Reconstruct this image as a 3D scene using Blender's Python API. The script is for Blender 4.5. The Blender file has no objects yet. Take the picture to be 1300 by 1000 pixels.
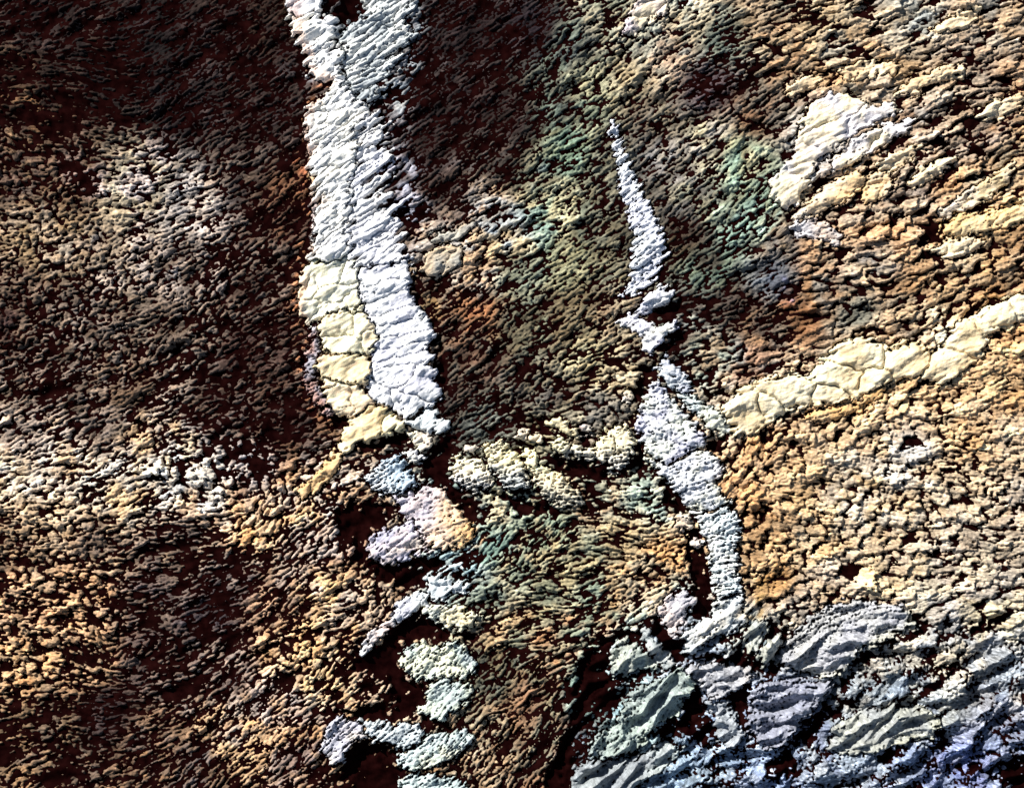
import bpy, math
import numpy as np

# ------------------------------------------------------------------ camera, sky, sun
S = 0.1                                   # metres per map unit
sc = bpy.context.scene
cam_d = bpy.data.cameras.new("camera"); cam = bpy.data.objects.new("camera", cam_d)
sc.collection.objects.link(cam); sc.camera = cam
CAM_H = 300.0
cam.location = (0, 0, CAM_H); cam.rotation_euler = (0, 0, 0)
cam_d.sensor_width = 36; cam_d.lens = 36 * CAM_H / 130.0
cam_d.clip_end = 20000; cam_d.clip_start = 1
SUN_EL, SUN_AZ = 33.0, 318.0              # azimuth clockwise from north (up in the picture)
w = bpy.data.worlds.new("World"); sc.world = w; w.use_nodes = True
nt = w.node_tree; sky = nt.nodes.new("ShaderNodeTexSky"); sky.sky_type = 'NISHITA'
sky.sun_disc = False; sky.sun_elevation = math.radians(SUN_EL); sky.sun_rotation = math.radians(SUN_AZ)
bg = nt.nodes["Background"]; bg.inputs[1].default_value = 0.05
nt.links.new(sky.outputs[0], bg.inputs[0])
sd_ = bpy.data.lights.new("sun", 'SUN'); sd_.energy = 5.0; sd_.angle = math.radians(0.5)
sd_.color = (1.0, 0.965, 0.92)
so = bpy.data.objects.new("sun", sd_); sc.collection.objects.link(so)
so.rotation_euler = (math.radians(90 - SUN_EL), 0, math.radians(180 - SUN_AZ))
sc.view_settings.view_transform = 'Standard'; sc.view_settings.look = 'None'
sc.view_settings.gamma = 1; sc.view_settings.use_curve_mapping = False
sc.view_settings.exposure = 0.68
sc.cycles.max_bounces = 3; sc.cycles.diffuse_bounces = 1; sc.cycles.glossy_bounces = 1

rng = np.random.default_rng(7)
G = 1.25
X0, Y0, X1, Y1 = -60.0, -60.0, 1360.0, 1060.0
NX = int((X1 - X0) / G) + 1; NY = int((Y1 - Y0) / G) + 1
xs = X0 + G * np.arange(NX); ys = Y0 + G * np.arange(NY)
XX, YY = np.meshgrid(xs, ys)
XX = XX.astype(np.float32); YY = YY.astype(np.float32)

def smooth(t): t = np.clip(t, 0, 1); return t * t * (3 - 2 * t)
def upsample(a, cell):
    """smooth interpolation of a coarse lattice (spacing `cell`) onto the map"""
    fx = (xs - X0) / cell; fy = (ys - Y0) / cell
    ix = np.clip(fx.astype(int), 0, a.shape[1] - 2); iy = np.clip(fy.astype(int), 0, a.shape[0] - 2)
    tx = smooth(fx - ix)[None, :]; ty = smooth(fy - iy)[:, None]
    r0 = a[iy]; r1 = a[iy + 1]
    v0 = r0[:, ix] * (1 - tx) + r0[:, ix + 1] * tx; v1 = r1[:, ix] * (1 - tx) + r1[:, ix + 1] * tx
    return (v0 * (1 - ty) + v1 * ty).astype(np.float32)
def noise(cell, octaves=3, gain=0.5):
    out = 0; amp = 1; tot = 0
    for o in range(octaves):
        c = cell / 2 ** o
        n = rng.uniform(-1, 1, (int((Y1 - Y0) / c) + 3, int((X1 - X0) / c) + 3))
        out = out + amp * upsample(n, c); tot += amp; amp *= gain
    return out / tot
def blur(a, n=1):
    for _ in range(n):
        p = np.pad(a, 1, mode='edge')
        a = (p[:-2, 1:-1] + p[2:, 1:-1] + p[1:-1, :-2] + p[1:-1, 2:] + 2 * a) / 6
    return a

# ------------------------------------------------------------------ regional character of the crust
# x, y, grain direction, grain length, grain width, cover, colour, accent colour, relief
CP = [
 (60,30,28,22,7,.42,(98,72,66),(70,45,40),.8),(200,60,32,24,6,.40,(84,60,60),(60,40,38),.7),(330,40,34,24,6,.42,(80,52,48),(96,60,40),.7),
 (20,100,0,16,9,.42,(120,85,52),(90,60,40),1),(60,150,-15,16,9,.40,(130,92,58),(95,65,50),1),(130,100,-10,18,8,.34,(95,66,50),(60,40,40),.9),
 (230,130,30,24,6,.46,(100,78,76),(70,50,50),.8),(330,140,34,24,6,.44,(92,68,64),(80,55,45),.8),
 (25,210,-15,17,10,.5,(150,112,62),(120,90,70),1),(90,230,5,15,9,.52,(130,105,92),(120,88,55),1),
 (170,245,12,19,9,.66,(182,165,155),(165,150,110),1),(240,260,18,19,8,.66,(180,162,140),(150,140,130),1),(310,220,30,22,7,.48,(118,98,80),(90,70,60),.9),
 (365,250,40,18,7,.42,(100,66,45),(130,80,40),.9),(60,300,20,14,9,.58,(160,136,100),(150,120,70),1),(150,330,25,14,9,.60,(160,142,122),(140,120,90),1),
 (240,350,28,15,8,.56,(145,128,112),(120,100,80),1),(330,360,32,17,8,.48,(118,98,80),(90,65,50),.9),
 (20,390,20,14,8,.5,(120,95,70),(90,60,50),1),(110,410,25,14,8,.55,(135,116,96),(110,90,70),1),(210,430,28,15,8,.54,(138,120,96),(110,90,70),1),
 (320,450,28,16,7,.46,(108,88,72),(90,60,48),.9),(60,480,28,16,7,.52,(122,100,82),(100,80,60),.9),(170,490,25,15,7,.54,(140,118,96),(120,90,60),.9),
 (280,520,15,16,7,.48,(110,88,74),(90,65,50),.9),(360,540,20,16,7,.36,(88,62,50),(110,70,40),.9),(120,540,28,17,7,.56,(142,120,98),(110,92,74),.9),
 (200,560,25,16,8,.6,(150,130,105),(190,150,90),1),(30,560,28,22,8,.66,(172,152,128),(140,120,100),1),
 (20,600,10,22,11,.70,(205,190,165),(190,165,120),1.2),(90,590,22,26,9,.74,(200,185,160),(195,160,110),1.1),(150,620,25,26,9,.72,(200,185,155),(205,165,100),1.1),
 (215,590,0,20,14,.74,(205,198,185),(215,195,150),1.3),(260,620,-10,20,12,.72,(200,190,170),(210,170,120),1.3),(320,600,10,16,10,.5,(170,155,145),(130,110,100),1.1),
 (340,640,30,22,12,.62,(190,165,130),(215,155,80),1.2),(390,640,30,18,9,.62,(180,165,145),(210,160,90),1.1),(330,675,35,30,12,.66,(205,170,115),(215,150,70),1.2),
 (60,650,5,18,10,.66,(190,160,115),(200,165,110),1.2),(20,690,5,18,9,.56,(165,130,80),(130,100,70),1.1),(130,690,0,18,9,.58,(160,128,82),(130,105,80),1.1),
 (230,690,10,18,8,.52,(145,120,88),(115,95,80),1),(300,730,20,18,7,.5,(135,115,95),(100,85,80),1),(380,700,35,20,7,.56,(160,138,115),(150,115,80),1),
 (430,690,40,20,8,.56,(165,145,125),(150,110,80),1),(30,760,5,19,10,.54,(165,130,85),(190,140,85),1.2),(110,760,0,20,11,.54,(165,130,88),(200,145,80),1.2),
 (190,760,10,17,8,.42,(120,98,80),(105,85,80),1),(270,770,25,18,7,.36,(95,78,75),(80,65,68),.9),(350,770,35,18,7,.5,(150,125,105),(160,120,80),1),
 (420,750,40,22,8,.66,(185,160,130),(205,160,90),1.1),(470,740,45,20,9,.6,(180,150,110),(170,130,80),1.1),
 (30,840,5,20,11,.54,(165,130,80),(205,145,70),1.2),(110,850,0,18,10,.5,(150,120,80),(170,125,70),1.1),(190,840,15,16,8,.44,(115,92,75),(100,78,70),1),
 (290,850,35,18,7,.5,(140,118,98),(120,98,85),1),(370,820,30,18,11,.64,(200,160,105),(215,160,85),1.2),(420,860,40,18,9,.62,(205,178,130),(215,165,90),1.2),
 (470,850,40,16,9,.46,(185,155,115),(150,120,90),1.1),(60,920,15,16,8,.44,(115,92,66),(125,95,55),1),(130,895,0,15,7,.28,(80,60,58),(70,50,50),.8),
 (200,940,25,18,7,.46,(115,95,80),(130,95,60),1),(300,930,38,20,6,.54,(165,145,120),(205,160,95),1),(350,900,42,24,6,.6,(165,145,130),(175,135,90),1),
 (390,950,42,20,7,.5,(140,115,100),(170,125,70),1),(250,980,45,20,7,.46,(120,102,92),(120,90,60),1),(40,985,20,16,8,.48,(120,95,70),(150,110,60),1),(450,990,30,16,8,.4,(140,115,80),(180,130,70),1),
 # middle
 (540,60,36,28,5,.40,(88,66,64),(70,50,50),.7),(600,40,36,28,5,.38,(82,60,60),(66,46,46),.7),(680,40,36,26,5,.42,(86,66,70),(66,50,60),.7),(600,130,38,28,5,.44,(92,72,68),(75,55,52),.7),
 (540,190,38,28,5,.44,(90,70,64),(75,55,50),.7),(660,150,38,26,5,.46,(95,75,70),(78,60,54),.7),(560,240,40,26,6,.46,(95,75,64),(85,62,50),.8),(640,210,38,22,6,.5,(115,98,86),(95,85,75),.8),
 (720,60,38,22,7,.56,(112,122,105),(95,100,95),.9),(770,20,35,22,8,.6,(140,145,120),(160,155,125),1),(750,110,38,20,8,.64,(135,148,120),(165,165,125),1),(700,130,38,22,6,.5,(105,105,90),(90,90,80),.8),
 (720,190,38,20,8,.66,(120,145,120),(140,150,115),1),(770,200,36,20,7,.6,(130,130,105),(110,110,90),.9),(680,230,35,24,9,.72,(150,160,145),(170,165,125),1.1),(620,265,30,26,9,.68,(165,160,150),(185,155,115),1.1),
 (640,300,30,28,10,.74,(165,172,172),(185,170,130),1.1),(700,270,30,22,8,.7,(140,165,145),(195,190,140),1.1),(570,270,34,20,7,.54,(130,112,98),(140,120,100),.9),(560,300,25,30,10,.66,(180,170,155),(190,160,120),1),
 (600,340,25,28,10,.74,(185,180,165),(195,160,115),1.1),(545,370,30,18,8,.44,(130,112,90),(160,130,80),.9),(600,400,40,22,7,.5,(122,96,72),(165,110,60),.9),(660,350,32,24,7,.64,(140,150,125),(125,130,105),.9),
 (720,330,32,24,7,.64,(130,145,115),(145,145,105),.9),(760,290,34,20,7,.6,(120,120,95),(110,105,80),.9),(660,420,34,22,7,.6,(120,128,102),(110,105,80),.9),(730,400,34,22,7,.62,(128,132,102),(130,115,80),.9),
 (600,460,36,20,7,.52,(110,104,88),(120,92,70),.9),(570,500,40,18,6,.5,(110,98,84),(90,80,70),.9),(660,490,34,22,7,.56,(125,118,96),(105,98,85),.9),(750,460,20,22,8,.6,(165,155,110),(140,130,95),1),(780,410,30,18,8,.58,(160,145,110),(150,130,100),1),
 (720,500,20,22,9,.54,(140,130,100),(110,100,90),1),(780,480,10,22,10,.56,(185,170,130),(150,140,110),1.1),(620,535,30,18,6,.56,(120,122,108),(100,105,95),.9),(680,530,10,16,10,.46,(150,145,110),(120,115,95),1),(770,520,0,16,12,.5,(195,180,140),(130,125,110),1.2),
 (590,640,20,18,10,.5,(165,165,150),(130,150,140),1.1),(640,640,10,22,12,.66,(160,170,145),(190,175,130),1.2),(620,690,40,24,6,.62,(120,150,135),(150,165,150),1),(580,720,35,20,7,.6,(150,175,175),(180,195,195),1),
 (700,670,25,24,7,.56,(130,145,120),(165,150,100),1.1),(660,720,30,22,8,.62,(135,145,120),(180,165,115),1.1),(750,640,-10,20,10,.56,(160,165,140),(195,160,110),1.2),(820,640,20,18,11,.58,(190,190,160),(160,175,155),1.2),
 (800,680,-15,22,10,.6,(185,160,105),(165,150,110),1.2),(750,700,15,24,9,.62,(170,155,105),(140,145,115),1.1),(830,710,20,18,10,.58,(170,155,120),(200,150,80),1.2),(700,750,-15,24,8,.62,(165,155,110),(130,135,105),1.1),
 (620,760,20,18,10,.62,(185,180,145),(130,140,120),1.1),(760,760,20,22,8,.6,(140,155,130),(185,150,90),1.1),(820,760,30,20,10,.58,(160,180,165),(190,175,140),1.2),(650,800,15,20,8,.58,(140,142,112),(180,150,100),1),
 (630,850,45,22,7,.52,(110,112,92),(130,120,85),.9),(690,820,25,22,8,.56,(150,138,105),(190,140,85),1),(740,790,20,22,8,.56,(150,160,130),(190,150,100),1),(680,880,40,22,7,.54,(125,122,92),(150,115,80),1),
 (640,930,50,20,8,.54,(150,138,108),(165,128,85),1),(700,930,50,24,8,.48,(130,130,105),(150,120,85),1),(620,980,45,20,9,.52,(170,150,115),(150,120,80),1),(740,890,45,24,8,.44,(120,145,130),(110,120,110),1),(680,990,50,24,8,.44,(120,112,90),(150,115,80),1),
 (740,950,40,18,8,.36,(130,140,140),(110,115,120),1),
 (522,30,34,60,9,.58,(160,170,175),(120,120,125),1),(508,80,32,60,9,.58,(165,172,175),(130,125,125),1),(490,125,32,60,9,.6,(175,180,180),(120,110,110),1),(492,170,32,50,8,.55,(165,165,165),(110,100,100),1),
 (505,215,32,50,8,.55,(175,175,190),(110,100,100),1),(515,265,32,44,8,.5,(165,165,180),(110,95,90),1),(545,120,36,28,5,.40,(80,62,60),(66,50,50),.7),(550,20,36,28,5,.40,(80,62,60),(66,50,50),.7),
 (1100,225,22,60,17,.8,(230,205,165),(225,185,130),1.2),(1180,180,20,60,15,.74,(205,185,155),(200,165,120),1.2),(1120,110,18,60,15,.78,(215,195,160),(220,185,135),1.2),(1200,120,18,60,14,.76,(205,185,150),(215,180,130),1.2),
 (1220,250,20,54,16,.8,(235,210,160),(225,180,120),1.2),(1170,320,15,34,17,.76,(225,195,145),(225,180,120),1.3),(1090,300,15,34,17,.74,(225,195,150),(225,180,125),1.3),
 (1000,480,15,30,14,.72,(225,205,170),(215,180,130),1.3),(1110,440,18,34,15,.76,(235,215,175),(225,185,130),1.3),(1190,430,30,30,14,.74,(225,205,165),(215,180,130),1.3),(945,520,20,26,15,.74,(232,215,180),(215,200,180),1.3),
 # upper right
 (870,20,30,24,10,.72,(170,175,155),(200,185,145),1),(840,70,32,20,9,.68,(165,165,145),(185,160,130),1),(800,100,36,20,8,.62,(145,140,110),(165,150,110),1),(920,50,28,24,8,.6,(125,130,112),(110,120,105),1),(900,110,28,24,8,.46,(105,88,92),(85,72,80),.8),
 (830,150,36,20,7,.56,(135,125,98),(120,110,92),.9),(850,210,36,20,7,.6,(135,130,112),(145,140,135),.9),(820,250,36,18,7,.54,(120,112,92),(100,95,82),.9),(880,260,34,20,7,.6,(140,140,112),(120,115,105),.9),(870,300,36,22,6,.46,(96,82,58),(85,72,58),.8),
 (900,190,34,22,8,.66,(155,148,135),(170,165,125),1),(940,210,36,20,9,.7,(165,165,125),(140,165,140),1),(965,250,38,22,9,.72,(150,175,150),(165,170,130),1),(930,290,36,20,8,.66,(135,160,140),(120,130,112),1),(900,340,34,20,7,.58,(108,128,108),(95,92,78),.9),
 (960,140,34,24,8,.58,(140,128,108),(170,130,90),1),(990,60,22,32,9,.68,(185,168,130),(200,160,110),1.1),(960,20,24,26,9,.64,(170,165,135),(185,160,120),1),(1040,30,20,38,10,.74,(200,185,148),(205,180,130),1.1),(1080,80,18,38,11,.74,(205,190,155),(215,175,115),1.1),
 (1160,30,18,36,10,.76,(205,190,155),(190,190,175),1.1),(1250,20,15,30,11,.78,(200,190,165),(205,175,130),1.1),(1150,90,16,42,11,.76,(205,188,155),(215,180,125),1.1),(1230,90,18,38,10,.72,(195,172,138),(185,165,140),1.1),(1290,110,20,34,10,.7,(185,165,135),(200,160,110),1.1),
 (1170,150,20,40,11,.68,(190,175,150),(185,150,115),1.1),(1250,170,25,34,9,.64,(175,152,125),(195,150,100),1),(1190,210,25,36,9,.62,(175,160,140),(210,165,110),1),(1290,200,22,30,10,.7,(200,175,130),(220,180,120),1.1),(1150,240,25,28,10,.66,(185,170,145),(170,155,140),1.1),
 (1040,180,25,30,14,.8,(220,212,195),(205,200,190),1.2),(1090,260,15,26,14,.7,(210,185,150),(225,180,125),1.2),(1150,290,10,26,14,.72,(215,190,150),(225,175,115),1.2),(1240,320,15,26,14,.76,(225,195,145),(230,190,120),1.2),(1290,330,20,24,12,.74,(205,170,120),(195,150,90),1.1),
 (1040,320,10,22,13,.7,(200,180,145),(205,160,105),1.2),(990,310,30,20,9,.62,(170,145,105),(150,140,125),1),(980,350,25,20,8,.6,(145,148,150),(120,125,135),1),(1040,365,20,20,9,.62,(165,155,135),(185,140,85),1.1),(1100,340,10,22,12,.7,(200,175,135),(175,170,160),1.1),
 (930,390,25,22,7,.46,(100,85,66),(90,78,68),.9),(880,400,20,22,8,.44,(105,98,88),(150,155,140),.9),(960,420,25,22,8,.46,(115,98,82),(150,115,75),.9),(1010,400,20,22,9,.56,(150,130,98),(175,120,65),1),(1090,400,20,20,10,.62,(175,155,120),(150,150,130),1.1),(1150,380,25,22,10,.66,(190,165,125),(200,155,95),1.1),
 (1210,370,25,24,11,.68,(200,168,115),(190,150,95),1.1),(1280,370,25,24,10,.66,(190,155,105),(200,150,85),1.1),(900,450,15,20,9,.5,(145,155,140),(165,145,110),1),(960,460,15,22,9,.52,(150,150,140),(175,135,100),1),(1160,420,25,22,10,.64,(190,170,130),(160,140,110),1.1),
 (860,420,15,20,8,.4,(120,125,110),(110,100,90),1),
 # right tan field
 (1260,430,15,22,12,.82,(215,178,118),(220,165,95),1.1),(1200,490,15,20,13,.82,(212,180,128),(220,180,120),1.1),(1290,490,10,20,12,.82,(215,180,118),(210,165,100),1.1),(1130,500,25,22,15,.82,(218,188,132),(225,190,135),1.2),(1080,540,25,20,15,.8,(212,182,130),(225,190,140),1.2),
 (1020,560,20,18,14,.78,(210,176,122),(200,170,125),1.2),(960,560,40,20,12,.7,(200,172,130),(215,165,95),1.2),(950,610,30,18,14,.76,(212,172,118),(225,170,100),1.2),(1000,620,10,18,14,.78,(208,172,112),(215,180,125),1.2),(1080,610,-20,22,15,.82,(210,178,118),(205,190,160),1.1),
 (1150,580,0,20,14,.82,(212,185,138),(205,195,175),1.1),(1230,560,0,20,12,.8,(208,180,132),(215,175,115),1.1),(1290,560,5,20,12,.8,(205,182,140),(205,180,140),1.1),(970,680,0,18,13,.74,(205,170,115),(170,135,85),1.2),(1040,690,5,22,13,.78,(205,172,118),(200,180,140),1.1),
 (1120,660,-10,22,13,.8,(205,178,130),(205,190,160),1.1),(1200,640,-10,22,13,.8,(200,180,142),(200,190,170),1.1),(1290,640,5,22,12,.8,(195,175,140),(195,180,155),1.1),(980,740,20,18,13,.7,(205,175,125),(190,145,75),1.2),(1050,740,10,22,13,.74,(190,168,130),(200,180,150),1.1),
 (1130,720,0,24,13,.78,(195,175,140),(205,180,130),1.1),(1220,710,-5,24,13,.8,(188,172,145),(200,185,150),1.1),(1290,720,5,24,12,.8,(180,170,150),(195,180,150),1.1),
 # bottom right
 (1180,770,10,26,14,.82,(178,172,160),(195,185,155),1.1),(1270,780,12,30,14,.84,(175,170,160),(200,190,150),1.1),(1200,830,20,36,18,.84,(160,162,160),(190,180,150),1.1),(1290,850,20,36,16,.84,(165,165,160),(190,178,145),1.1),
 (1100,870,20,36,20,.84,(155,160,158),(180,172,150),1.1),(1180,890,20,40,22,.86,(150,155,160),(185,182,160),1.1),(1270,920,20,38,18,.84,(140,142,155),(165,162,165),1.1),(1060,940,25,40,22,.84,(135,140,155),(160,165,165),1.1),(1130,970,25,40,20,.84,(140,148,165),(165,172,178),1.1),
 (1220,985,25,36,20,.84,(140,146,185),(150,155,175),1.1),(980,900,20,40,22,.84,(138,145,165),(165,172,185),1.1),(920,950,35,36,20,.8,(140,155,170),(165,180,190),1.1),(860,980,40,40,20,.82,(135,150,160),(160,175,180),1.1),(800,930,40,50,26,.84,(150,172,168),(175,195,185),1.1),(970,990,30,36,18,.82,(135,145,165),(160,170,185),1.1),
 (880,860,20,30,18,.8,(165,170,178),(185,185,185),1.1),(960,800,60,16,11,.5,(175,175,155),(150,160,155),1.2),(1000,780,30,18,12,.66,(190,180,150),(180,170,150),1.2),(800,830,30,20,12,.44,(150,170,165),(175,185,180),1.2),(850,800,40,16,12,.5,(175,185,190),(190,180,175),1.2),
]
def retune(c):
    x, y, th, ln, wd, cv, ca, cb, rl = c
    if x < 390 and y < 200 or 530 < x < 690 and y < 250: wd *= .82; cv -= .04
    if x > 940 and y < 420: wd *= 1.12; ln *= 1.25
    if x > 940 and 420 < y < 760: wd *= 1.0; ln *= 1.0
    if x < 480 and y > 570: wd *= .98; cv -= .06
    if 560 < x < 880 and y > 560: wd *= .9; cv -= .02
    if x > 760 and y > 800: cv -= .02
    k = 1.0
    if x < 390 and y < 200 or 530 < x < 690 and y < 250: k = .86
    if x < 480 and y > 220: k = 1.10
    if x < 480 and y > 570: k = 1.10
    if x > 940 and y < 420: k = .86; cv -= .03
    elif x > 950 and y < 760: k = .97
    if x < 480:
        ca, cb = [tuple(v + .22 * (sum(q) / 3 - v) for v in q) for q in (ca, cb)]; cv -= .02
    ca = tuple(min(v * k, 250) for v in ca); cb = tuple(min(v * k, 250) for v in cb)
    return (x, y, th, ln, wd, cv, ca, cb, rl)
CP = [retune(c) for c in CP]
cp = np.array([c[:6] + c[6] + c[7] + (c[8],) for c in CP], dtype=np.float64)   # 13 columns
lat = 12.0
lx = np.arange(X0, X1 + 2 * lat, lat); ly = np.arange(Y0, Y1 + 2 * lat, lat); LX, LY = np.meshgrid(lx, ly)
d2 = (LX[..., None] - cp[:, 0]) ** 2 + (LY[..., None] - cp[:, 1]) ** 2
wt = 1 / (d2 + 60.0) ** 2.2; wt /= wt.sum(-1, keepdims=True)
def srgb(c):
    c = np.asarray(c, dtype=np.float64) / 255.0
    return np.where(c < .04045, c / 12.92, ((c + .055) / 1.055) ** 2.4)
def field(vals): return upsample(wt @ vals, lat)
c2, s2 = field(np.cos(np.radians(2 * cp[:, 2]))), field(np.sin(np.radians(2 * cp[:, 2])))
LENF = field(cp[:, 3]); WIDF = field(cp[:, 4])
TH = 0.5 * np.arctan2(s2, c2) + (0.16 + 0.40 * smooth((2.6 - LENF / WIDF) / 1.2)) * noise(38, 3)
for tx_, ty_, tr_ in ((700, 680, 90), (430, 770, 80), (650, 870, 80), (40, 200, 70), (790, 500, 60), (330, 640, 60), (130, 800, 110), (1000, 600, 80), (1000, 900, 130), (1180, 880, 120), (840, 930, 70)):
    TH = TH + .8 * noise(26, 2) * np.exp(-((XX - tx_) ** 2 + (YY - ty_) ** 2) / tr_ ** 2)
LEN = field(cp[:, 3]) * np.exp(.26 * noise(48, 2)); WID = field(cp[:, 4]) * np.exp(.34 * noise(55, 3) + .12 * noise(20, 1))
nz_a = noise(70, 3); nz_b = noise(30, 3); nz_c = noise(16, 3)
COV = field(cp[:, 5]) + 0.20 * nz_a + 0.20 * nz_b + .12 * nz_c
REL = field(cp[:, 12])
la, lb = srgb(cp[:, 6:9]), srgb(cp[:, 9:12])
mixn = smooth(0.5 + 1.6 * nz_b + 0.8 * nz_c)[..., None]
COLF = np.stack([field(la[:, k]) for k in range(3)], -1) * (1 - mixn) + np.stack([field(lb[:, k]) for k in range(3)], -1) * mixn

LUM = (COLF @ np.array([.3, .55, .15]))[..., None]
warm = smooth((COLF[..., :1] - COLF[..., 2:]) / (LUM + .01) * 2)
green = np.clip((COLF[..., 1:2] - COLF[..., :1]) / (LUM + .01) * 6, 0, 1)
COLF = (LUM + (COLF - LUM) * (.80 + .06 * green)) * np.clip((LUM / .33) ** .5, .3, .98) * (1 - warm * np.array([-.02, .04, .05])) * .88
# line-integral grain following the local direction
def grain(th, length, src):
    out = src.copy(); cx, sn = np.cos(th) / 1, -np.sin(th) / 1
    jj, ii = np.meshgrid(np.arange(NX, dtype=np.float32), np.arange(NY, dtype=np.float32))
    n = 1
    for sg in (-1, 1):
        px, py = jj.copy(), ii.copy()
        for k in range(length):
            qi = np.clip(py + .5, 0, NY - 1).astype(np.int32); qj = np.clip(px + .5, 0, NX - 1).astype(np.int32)
            px += sg * cx[qi, qj]; py += sg * sn[qi, qj]
            qi = np.clip(py + .5, 0, NY - 1).astype(np.int32); qj = np.clip(px + .5, 0, NX - 1).astype(np.int32)
            out += src[qi, qj]; n += 1
    out -= out.mean(); return out / out.std()
white = rng.standard_normal((NY, NX)).astype(np.float32)
GR1 = grain(TH, 7, white)                       # fine hairs
GR2 = grain(TH, 9, blur(rng.standard_normal((NY, NX)).astype(np.float32), 2)); GR2 = blur(GR2, 1); GR2 /= GR2.std()
GR3 = blur(rng.standard_normal((NY, NX)).astype(np.float32), 1); GR3 /= GR3.std()   # isotropic grit

def oriented(n, length):
    a = blur(rng.standard_normal((NY, NX)).astype(np.float32), n); b = a - blur(a, 6 * n)
    return grain(TH, length, b)
LEVELS = (5.0, 8.0, 12.0, 20.0, 32.0)
BANK = [oriented(2, 5), oriented(5, 6), oriented(11, 7), oriented(30, 9), oriented(75, 13)]
def bank_mix(bank, wid):
    out = np.zeros((NY, NX), np.float32); lw = np.log(np.clip(wid, 5.01, 31.9)); nn = 0
    for k, nv in enumerate(bank):
        lo = np.log(LEVELS[k - 1]) if k else -9; hi = np.log(LEVELS[k + 1]) if k < 4 else 9; c_ = np.log(LEVELS[k])
        wgt = np.clip(np.minimum((lw - lo) / (c_ - lo), (hi - lw) / (hi - c_)), 0, 1)
        if k == 0: wgt = np.where(lw < c_, 1, wgt)
        if k == 4: wgt = np.where(lw > c_, 1, wgt)
        out += wgt * nv; nn = nn + wgt * wgt
    return out / np.sqrt(nn)
N5, N8, N12, N20, N32 = BANK
SWELL = oriented(60, 14)
FOLD = 1 - np.abs(oriented(75, 22)) * 1.15
LONG = blur(rng.standard_normal((NY, NX)).astype(np.float32), 10); LONG = grain(TH, 26, LONG - blur(LONG, 60))
N3 = oriented(1, 2)
F3 = grain(TH, 1, rng.standard_normal((NY, NX)).astype(np.float32))
ISOF = blur(rng.standard_normal((NY, NX)).astype(np.float32), 1); ISOF = ISOF - blur(ISOF, 6); ISOF /= ISOF.std()
ISO = []
for n_ in (2, 5, 11, 30, 75):
    a_ = blur(rng.standard_normal((NY, NX)).astype(np.float32), n_); a_ = a_ - blur(a_, 5 * n_); ISO.append(a_ / a_.std())
isow = smooth((2.5 - LEN / WID) / 1.1)
isow = np.maximum(isow, .75 * smooth((YY - 790) / 60) * smooth((XX - 720) / 60))
def billow(wid):
    v = bank_mix(BANK, wid) * np.sqrt(1 - .85 * isow) + bank_mix(ISO, wid) * np.sqrt(.85 * isow)
    v = np.sqrt(v * v + .01); v -= v.mean(); return v / v.std()
BIL1 = billow(WID * 1.75); BIL2 = billow(WID * .95)
gw = smooth((YY - 770 + 60 * nz_a) / 70) * smooth((XX - 700 + 40 * nz_b) / 60)
sw = smooth((WID - 7) / 7) * (1 - .5 * gw)

WX = 3.2 * noise(14, 2) + 1.3 * noise(7, 1) + 4 * noise(40, 2) + 0.9 * GR2 * np.cos(TH + 1.57)
WY = 3.2 * noise(14, 2) + 1.3 * noise(7, 1) + 4 * noise(40, 2) - 0.9 * GR2 * np.sin(TH + 1.57)
XW, YW = (XX + WX).astype(np.float32), (YY + WY).astype(np.float32)

# ------------------------------------------------------------------ traced outlines
def sdf(poly, x, y):
    """signed distance, positive inside"""
    P = np.array(poly, dtype=np.float32); Q = np.roll(P, -1, 0)
    best = np.full(x.shape, 1e9, np.float32); ins = np.zeros(x.shape, bool)
    for (ax, ay), (bx, by) in zip(P, Q):
        ex, ey = bx - ax, by - ay
        t = np.clip(((x - ax) * ex + (y - ay) * ey) / (ex * ex + ey * ey + 1e-6), 0, 1)
        best = np.minimum(best, (x - ax - t * ex) ** 2 + (y - ay - t * ey) ** 2)
        c = ((ay > y) != (by > y)) & (x < ex * (y - ay) / (ey + 1e-9) + ax)
        ins ^= c
    return np.where(ins, np.sqrt(best), -np.sqrt(best))
def window(poly, pad):
    P = np.array(poly); x0, y0 = P.min(0) - pad; x1, y1 = P.max(0) + pad
    i0, i1 = max(0, int((y0 - Y0) / G)), min(NY, int((y1 - Y0) / G) + 2)
    j0, j1 = max(0, int((x0 - X0) / G)), min(NX, int((x1 - X0) / G) + 2)
    return slice(i0, i1), slice(j0, j1)

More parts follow.
